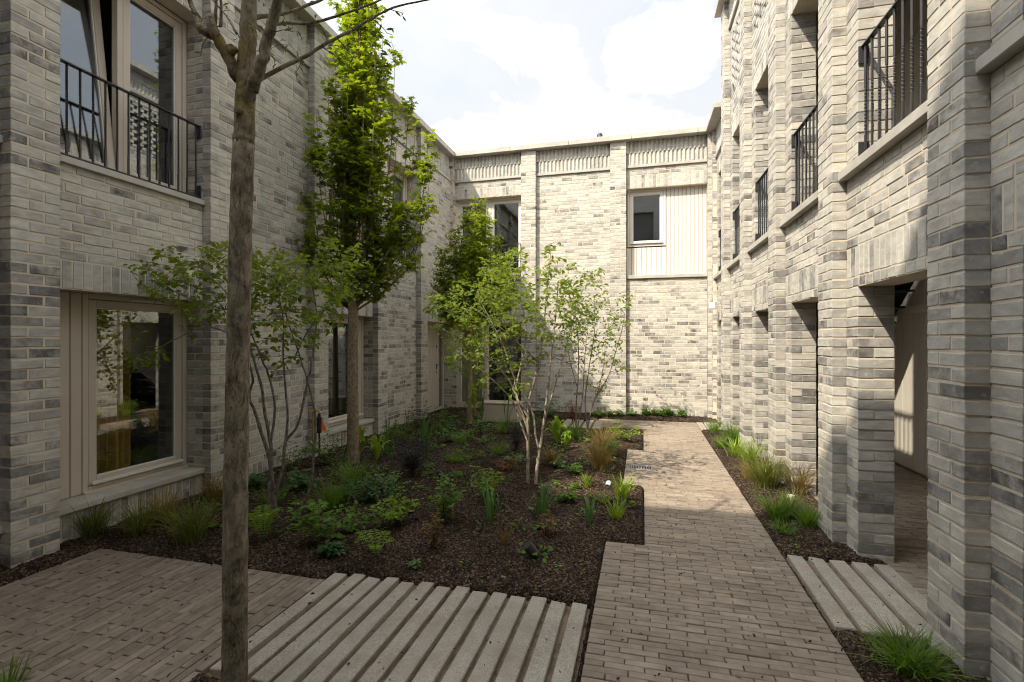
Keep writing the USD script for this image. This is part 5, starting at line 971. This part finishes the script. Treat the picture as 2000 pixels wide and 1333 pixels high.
P_ += [
 # strip along the right wing
 ('grass', 1396, 848, 24, 40, 'grass', 'grass_tuft', 'grass tuft', 'green grass tuft farthest along the right-hand strip', dict(n=170, bw=.004)),
 ('grass', 1432, 872, 40, 54, 'grass', 'grass_tuft', 'grass tuft', 'dense green grass around the small black bollard', dict(n=260, bw=.004)),
 ('grass', 1408, 880, 26, 40, 'grass', 'grass_tuft', 'grass tuft', 'low green grass on the path side of the small black bollard', dict(n=150, bw=.004)),
 ('grass', 1436, 896, 34, 56, 'hakone', 'grass_tuft', 'grass tuft', 'yellow grass in front of the dense green grass', dict(n=80, bw=.009)),
 ('grass', 1462, 912, 40, 56, 'hakone', 'grass_tuft', 'grass tuft', 'yellow-green grass between the second and third far piers', dict(n=90, bw=.009)),
 ('grass', 1486, 896, 44, 40, 'hakone', 'grass_tuft', 'grass tuft', 'yellow grass close against the sunlit pier', dict(n=70, bw=.009)),
 ('grass', 1494, 958, 66, 90, 'olive', 'grass_tuft', 'grass tuft', 'big yellow-brown grass spilling over the path edge', dict(n=300, bw=.005, droop=.7)),
 ('grass', 1466, 940, 40, 60, 'tan', 'grass_tuft', 'grass tuft', 'dry brown grass lying toward the path', dict(n=150, bw=.003, droop=1.0)),
 ('grass', 1560, 966, 60, 90, 'tan', 'grass_tuft', 'grass tuft', 'tall straw-coloured grass at the foot of the third pier', dict(n=240, bw=.004, droop=.5)),
 ('grass', 1590, 962, 50, 40, 'olive', 'grass_tuft', 'grass tuft', 'brownish grass in the arcade opening', dict(n=110, bw=.004)),
 ('grass', 1532, 950, 36, 40, 'grass', 'grass_tuft', 'grass tuft', 'green grass at the near corner of the sunlit pier', dict(n=80, bw=.006)),
 ('grass', 1518, 1020, 46, 76, 'grass', 'grass_tuft', 'grass tuft', 'green grass left of the silver-topped bollard', dict(n=150, bw=.005)),
 ('grass', 1545, 1010, 46, 50, 'olive', 'grass_tuft', 'grass tuft', 'green grass in front of the silver-topped bollard', dict(n=120, bw=.004)),
 ('grass', 1578, 1036, 42, 54, 'grass', 'grass_tuft', 'grass tuft', 'dark green grass right of the silver-topped bollard', dict(n=150, bw=.005)),
 ('grass', 1530, 1046, 26, 60, 'grass', 'grass_tuft', 'grass tuft', 'low spreading green grass nearest the mulch gap by the path', dict(n=90, bw=.005, droop=.9)),
 ('cover', 1550, 1078, 20, 44, 'lime', 'ground_plant', 'plant', 'small-leaved light green cushion nearest the path by the right slabs', dict(n=110)),
 ('cover', 1562, 1062, 20, 44, 'lime', 'ground_plant', 'plant', 'small-leaved cushion just behind the one by the right slabs', dict(n=80)),
 ('cover', 1626, 1084, 20, 36, 'lime', 'ground_plant', 'plant', 'small-leaved cushion at the foot of the shaded stepped pier', dict(n=100)),
 ('cover', 1412, 866, 12, 30, 'lime', 'ground_plant', 'plant', 'flat bright cushion on the far mulch strip right of the path', dict(n=70, size=.02)),
 ('cover', 1400, 884, 10, 16, 'lime', 'ground_plant', 'plant', 'tiny bright cushion on the mulch right beside the path', dict(n=30, size=.02)),
 ('cover', 1700, 1258, 34, 40, 'green', 'ground_plant', 'plant', 'small-leaved green plant below the right-hand slabs', dict(n=90)),
 ('cover', 1772, 1258, 34, 70, 'green', 'ground_plant', 'plant', 'small-leaved plant with white dots behind the big corner grass', dict(n=120)),
 ('grass', 1776, 1320, 80, 160, 'grass', 'grass_tuft', 'grass tuft', 'big green grass tuft in the bottom right corner at the near pier', dict(n=330, bw=.0045, droop=.7)),
 # cushions on the front of the bed
 ('cover', 905, 1110, 14, 34, 'lime', 'ground_plant', 'plant', 'small-leaved cushion left of the black spotlight', dict(n=60)),
 ('cover', 836, 1122, 12, 40, 'green', 'ground_plant', 'plant', 'sparse small-leaved plant by the buried hose end', dict(n=36)),
 ('cover', 1001, 1112, 12, 30, 'lime', 'ground_plant', 'plant', 'little cushion close on the left of the black spotlight', dict(n=50)),
 ('cover', 1082, 1114, 14, 36, 'lime', 'ground_plant', 'plant', 'bright cushion just below the black spotlight', dict(n=70)),
 ('cover', 1140, 1130, 16, 48, 'lime', 'ground_plant', 'plant', 'wide small-leaved cushion near the path corner', dict(n=90)),
 ('cover', 1140, 1084, 12, 26, 'green', 'ground_plant', 'plant', 'sparse little plant near the inner path corner', dict(n=34)),
 ('cover', 1034, 1156, 18, 44, 'lime', 'ground_plant', 'plant', 'cushion closest to the stone slabs', dict(n=80)),
 ('cover', 940, 1140, 14, 44, 'lime', 'ground_plant', 'plant', 'loose cushion beside the exposed hose near the slabs', dict(n=50)),
 ('cover', 1066, 1084, 10, 16, 'lime', 'ground_plant', 'plant', 'tiny sprout behind the black spotlight', dict(n=26)),
 ('leafy', 812, 1112, 10, 16, 'variegated', 'leafy_plant', 'plant', 'tiny pale sprout on bare mulch', dict(stems=2, size=.03)),
]
for (k, px, py, hp, wp, mat, nm, cat, lab, kw) in P_: plant(k, px, py, hp, wp, mat, nm, cat, lab, **kw)

# ------------------------------------------------------------------ small things in the beds
def spot(px, py, tilt_px, r, ln, label, lens=False):
    """spike spotlight: stake, bracket, tilted barrel; tilt_px: where its front end points, in pixels"""
    b = gp(px, py); d = float((b - CAM) @ FW); x = thing('spotlight', label, 'spotlight'); tip = atd(px + tilt_px[0], py + tilt_px[1], d - tilt_px[2]); ax = norm(tip - b); o = b + ax * .05
    MB().tube([b + Z * -.05, b + Z * .02, o], [.008, .009, .010], 10).build(x, 'stake', M['steel'], smooth=True)
    m = MB(); m.tube([o, o + ax * .012, o + ax * .02, o + ax * ln, o + ax * (ln + .004)], [r * .7, r * .95, r, r, r * .93], 24, cap=True); m.build(x, 'barrel', M['steel'], smooth=False)
    if lens: MB().tube([o + ax * (ln + .003), o + ax * (ln + .007)], [r * .9, r * .8], 24).build(x, 'lens', M['lens'])
    s = norm(np.cross(ax, Z)); m = MB()
    for g in (-1, 1): m.tube([b + s * g * .010, o + s * g * .012 + ax * .02], [.006, .006], 8)
    m.build(x, 'bracket', M['steel'], smooth=True)
spot(872, 946, (-22, -32, .02), .032, .12, 'grey tilted spotlight in the middle of the bed near the round stone')
spot(1056, 1098, (-28, -34, .02), .036, .105, 'black tilted spotlight on mulch near the stone slabs')
spot(1200, 952, (-17, -10, .15), .036, .10, 'round spotlight with bright lens beside the yellow grass at the path', lens=True)
def bollard(px, py, r, h, label, cap):
    b = gp(px, py); x = thing('bollard_light', label, 'bollard light', b); MB().tube([[0, 0, -.05], [0, 0, h * .8]], r, 24).build(x, 'post', M['steel'])
    MB().tube([[0, 0, h * .8], [0, 0, h - .012], [0, 0, h]], [r * 1.02, r * 1.02, r * .9], 24).build(x, 'cap', M[cap])
bollard(1545, 1002, .034, .16, 'short bollard light with silver cap in the grass by the third pier', 'steelpale'); bollard(1424, 880, .034, .17, 'short black bollard light in the far green grass', 'rubber'); bollard(1601, 1074, .014, .05, 'tiny black post light on the mulch before the shaded pier', 'rubber')
for (px, py, rx, ry, lab) in ((935, 902, .24, .22, 'largest round stepping stone in the shaded middle of the bed'), (812, 976, .22, .2, 'round stepping stone near the yellow-green bushy plant'), (790, 880, .2, .2, 'round stepping stone half hidden behind the purple shrub'), (935, 873, .2, .2, 'round stepping stone farthest back near the planter')):
    b = gp(px, py); x = thing('round_stone', lab, 'stepping stone', b - [0, 0, .02]); m = MB(); a = np.arange(36) * 2 * math.pi / 36; rr = 1 + rng.normal(0, .012, 36)
    v = np.vstack([np.stack([np.cos(a) * rx * rr * s, np.sin(a) * ry * rr * s, np.full(36, z)], 1) for s, z in ((1, -.03), (1, .025), (.97, .034))] + [[[0, 0, .034]]]); i = np.arange(36); j = (i + 1) % 36
    m.add(v, np.vstack([np.stack([i, j, 36 + j], 1), np.stack([i, 36 + j, 36 + i], 1), np.stack([36 + i, 36 + j, 72 + j], 1), np.stack([36 + i, 72 + j, 72 + i], 1), np.stack([72 + i, 72 + j, np.full(36, 108)], 1)])); m.build(x, 'stone_disc', M['gravel'])
# planter
x = thing('planter_box', 'low beige rendered box in front of the far glazed doors', 'planter'); a = math.radians(2)
b = MB(); b.cbox(-3.02, -2.26, 9.08, 9.48, -.05, .405, .008); b.build(x, 'box_body', M['beige']); MB().cbox(-3.035, -2.245, 9.065, 9.495, .407, .43, .006).build(x, 'box_lid', M['beige'])
# tap with connector and hose
TX = XP + .075; x = thing('standpipe', 'copper pipe with brass garden tap on the left wing pier', 'tap')
MB().tube([[TX, 5.60, -.03], [TX, 5.60, .62], [TX, 5.60, .70]], .011, 12).build(x, 'pipe', M['copper'], smooth=True); m = MB(); m.tube([[TX, 5.60, .70], [TX + .03, 5.63, .70], [TX + .05, 5.66, .69], [TX + .05, 5.66, .64]], [.014, .015, .014, .012], 12); m.cbox(TX - .05, TX + .03, 5.56, 5.58, .69, .71, .003); m.tube([[TX + .05, 5.665, .70], [TX + .05, 5.665, .74]], .006, 8); m.cbox(TX + .02, TX + .08, 5.655, 5.675, .74, .75, .003); m.build(x, 'tap', M['brass'])
MB().cbox(TX - .018, TX + .014, 5.575, 5.625, .29, .305, .003).build(x, 'pipe_clip', M['white'])
x = thing('hose_nozzle', 'black and orange hose nozzle hanging from the garden tap', 'hose nozzle'); cx_, cy_ = TX + .05, 5.66
MB().tube([[cx_, cy_, .66], [cx_, cy_, .62], [cx_, cy_, .60], [cx_, cy_, .42], [cx_, cy_, .40]], [.018, .02, .034, .034, .02], 14).build(x, 'nozzle_body', M['rubber'])
v = np.array([[.028, 0, .57], [.04, 0, .565], [.085, 0, .45], [.08, 0, .43], [.03, 0, .435]]); dy = RT * .0 + np.array([.35, .9, 0]) * .018
d2 = np.array([.75, .66, 0]); pts = np.array([[cx_, cy_, 0] + d2 * p[0] + [0, 0, p[2]] for p in v]); nn = np.array([-.66, .75, 0]) * .02; hh = trimesh.convex.convex_hull(np.vstack([pts + nn, pts - nn])); MB().add(hh.vertices, hh.faces).build(x, 'trigger', M['orange'])
MB().tube([[cx_, cy_, .40], [cx_, cy_ + .01, .30], [cx_ + .01, cy_ - .01, .15], [cx_ + .02, cy_ - .01, .0], [cx_ + .05, cy_ - .03, -.03]], .011, 10).build(x, 'hose', M['rubber'], smooth=True)
# irrigation pipe loops lying in the mulch
def hose(pts, r, label, lift=.008):
    p = [gp(*q, dz=lift) for q in pts]; x = thing('irrigation_pipe', label, 'hose'); MB().tube(smoothline(p, 6), r, 10).build(x, 'pipe', M['hose'], smooth=True)
hose([(470, 1066), (487, 1074), (525, 1084), (577, 1090), (620, 1090), (660, 1086), (672, 1084)], .0105, 'brown irrigation pipe curving over the mulch right of the foreground trunk', .012)
hose([(936, 1141), (960, 1140), (990, 1140), (1018, 1139)], .010, 'short exposed length of irrigation pipe near the stone slabs', .009); hose([(806, 1124), (822, 1127), (842, 1128), (862, 1132), (882, 1136)], .009, 'half-buried irrigation pipe end at the front of the bed', .004)
hose([(637, 1038), (648, 1034), (653, 1026), (648, 1018)], .008, 'small loop of pipe behind the upright leafy plant', .02)
# wall light near the far corner
p = TR(np.array([1.37, 10.25, 2.27])); x = thing('wall_light', 'small white box light fixed to the right wing near the far corner', 'wall light'); MB().cbox(p[0] - .04, p[0] + .06, p[1] - .05, p[1] + .05, p[2] - .05, p[2] + .07, .006).build(x, 'housing', M['white']); MB().cbox(p[0] - .045, p[0] - .04, p[1] - .035, p[1] + .035, p[2] - .03, p[2] + .04, .001).build(x, 'diffuser', M['lens'])
# loose stones in the mulch
st_ = []
for k in range(60):
    px, py = R.uniform(480, 1250), R.uniform(930, 1160); b = gp(px, py)
    if pave_dist(b[0], b[1]) < .02: continue
    s = trimesh.creation.icosphere(subdivisions=1); v = s.vertices * (rng.uniform(.006, .02) if k % 9 else .035) * rng.uniform(.6, 1.2, 3) * (1 + rng.normal(0, .1, (len(s.vertices), 1))); st_.append((v + b + [0, 0, .006], s.faces))
m = MB(); [m.add(v, f) for v, f in st_]; keys(m.build('/World', 'pebbles', M['stone'], smooth=False), 'small stones scattered in the mulch', 'stones', kind='stuff')

# seedlings and leaf litter nobody would count
m = MB(); pts = []
while len(pts) < 330:
    x_, y_ = R.uniform(-4.1, .0), R.uniform(3.3, 10.2)
    if pave_dist(x_, y_) > .06 and (x_ < -2.2 or R.random() < .45): pts.append((x_, y_))
for (x_, y_) in pts:
    b_ = np.array([x_, y_, float(soil_z(x_, y_, False))]); n_ = R.randint(5, 16); a_ = rng.uniform(0, 6.283, n_); q_ = rng.uniform(.01, .09, n_); p_ = b_ + np.stack([q_ * np.cos(a_), q_ * np.sin(a_), rng.uniform(.015, .09, n_)], 1)
    leaves(m, R.choice([ELL, ROUND, NARROW]), p_, np.stack([np.cos(a_), np.sin(a_), rng.uniform(-.2, .6, n_)], 1), R.uniform(.03, .065) * rng.uniform(.7, 1.2, n_), tilt=.35)
keys(m.build('/World', 'seedlings', M['green']), 'small green seedlings scattered through the planting bed', 'ground cover', kind='stuff')
m = MB(); n_ = 240; x_, y_ = rng.uniform(-4.2, 1.1, n_), rng.uniform(1.2, 10.4, n_); z_ = np.where(pave_dist(x_, y_) < 0, .005, soil_z(x_, y_) + .012); leaves(m, ELL, np.stack([x_, y_, z_], 1), np.stack([rng.normal(0, 1, n_), rng.normal(0, 1, n_), rng.normal(0, .08, n_)], 1), rng.uniform(.012, .035, n_), tilt=.25)
keys(m.build('/World', 'fallen_leaves', M['tan']), 'dry fallen leaves and scraps on the bed and paving', 'leaf litter', kind='stuff')
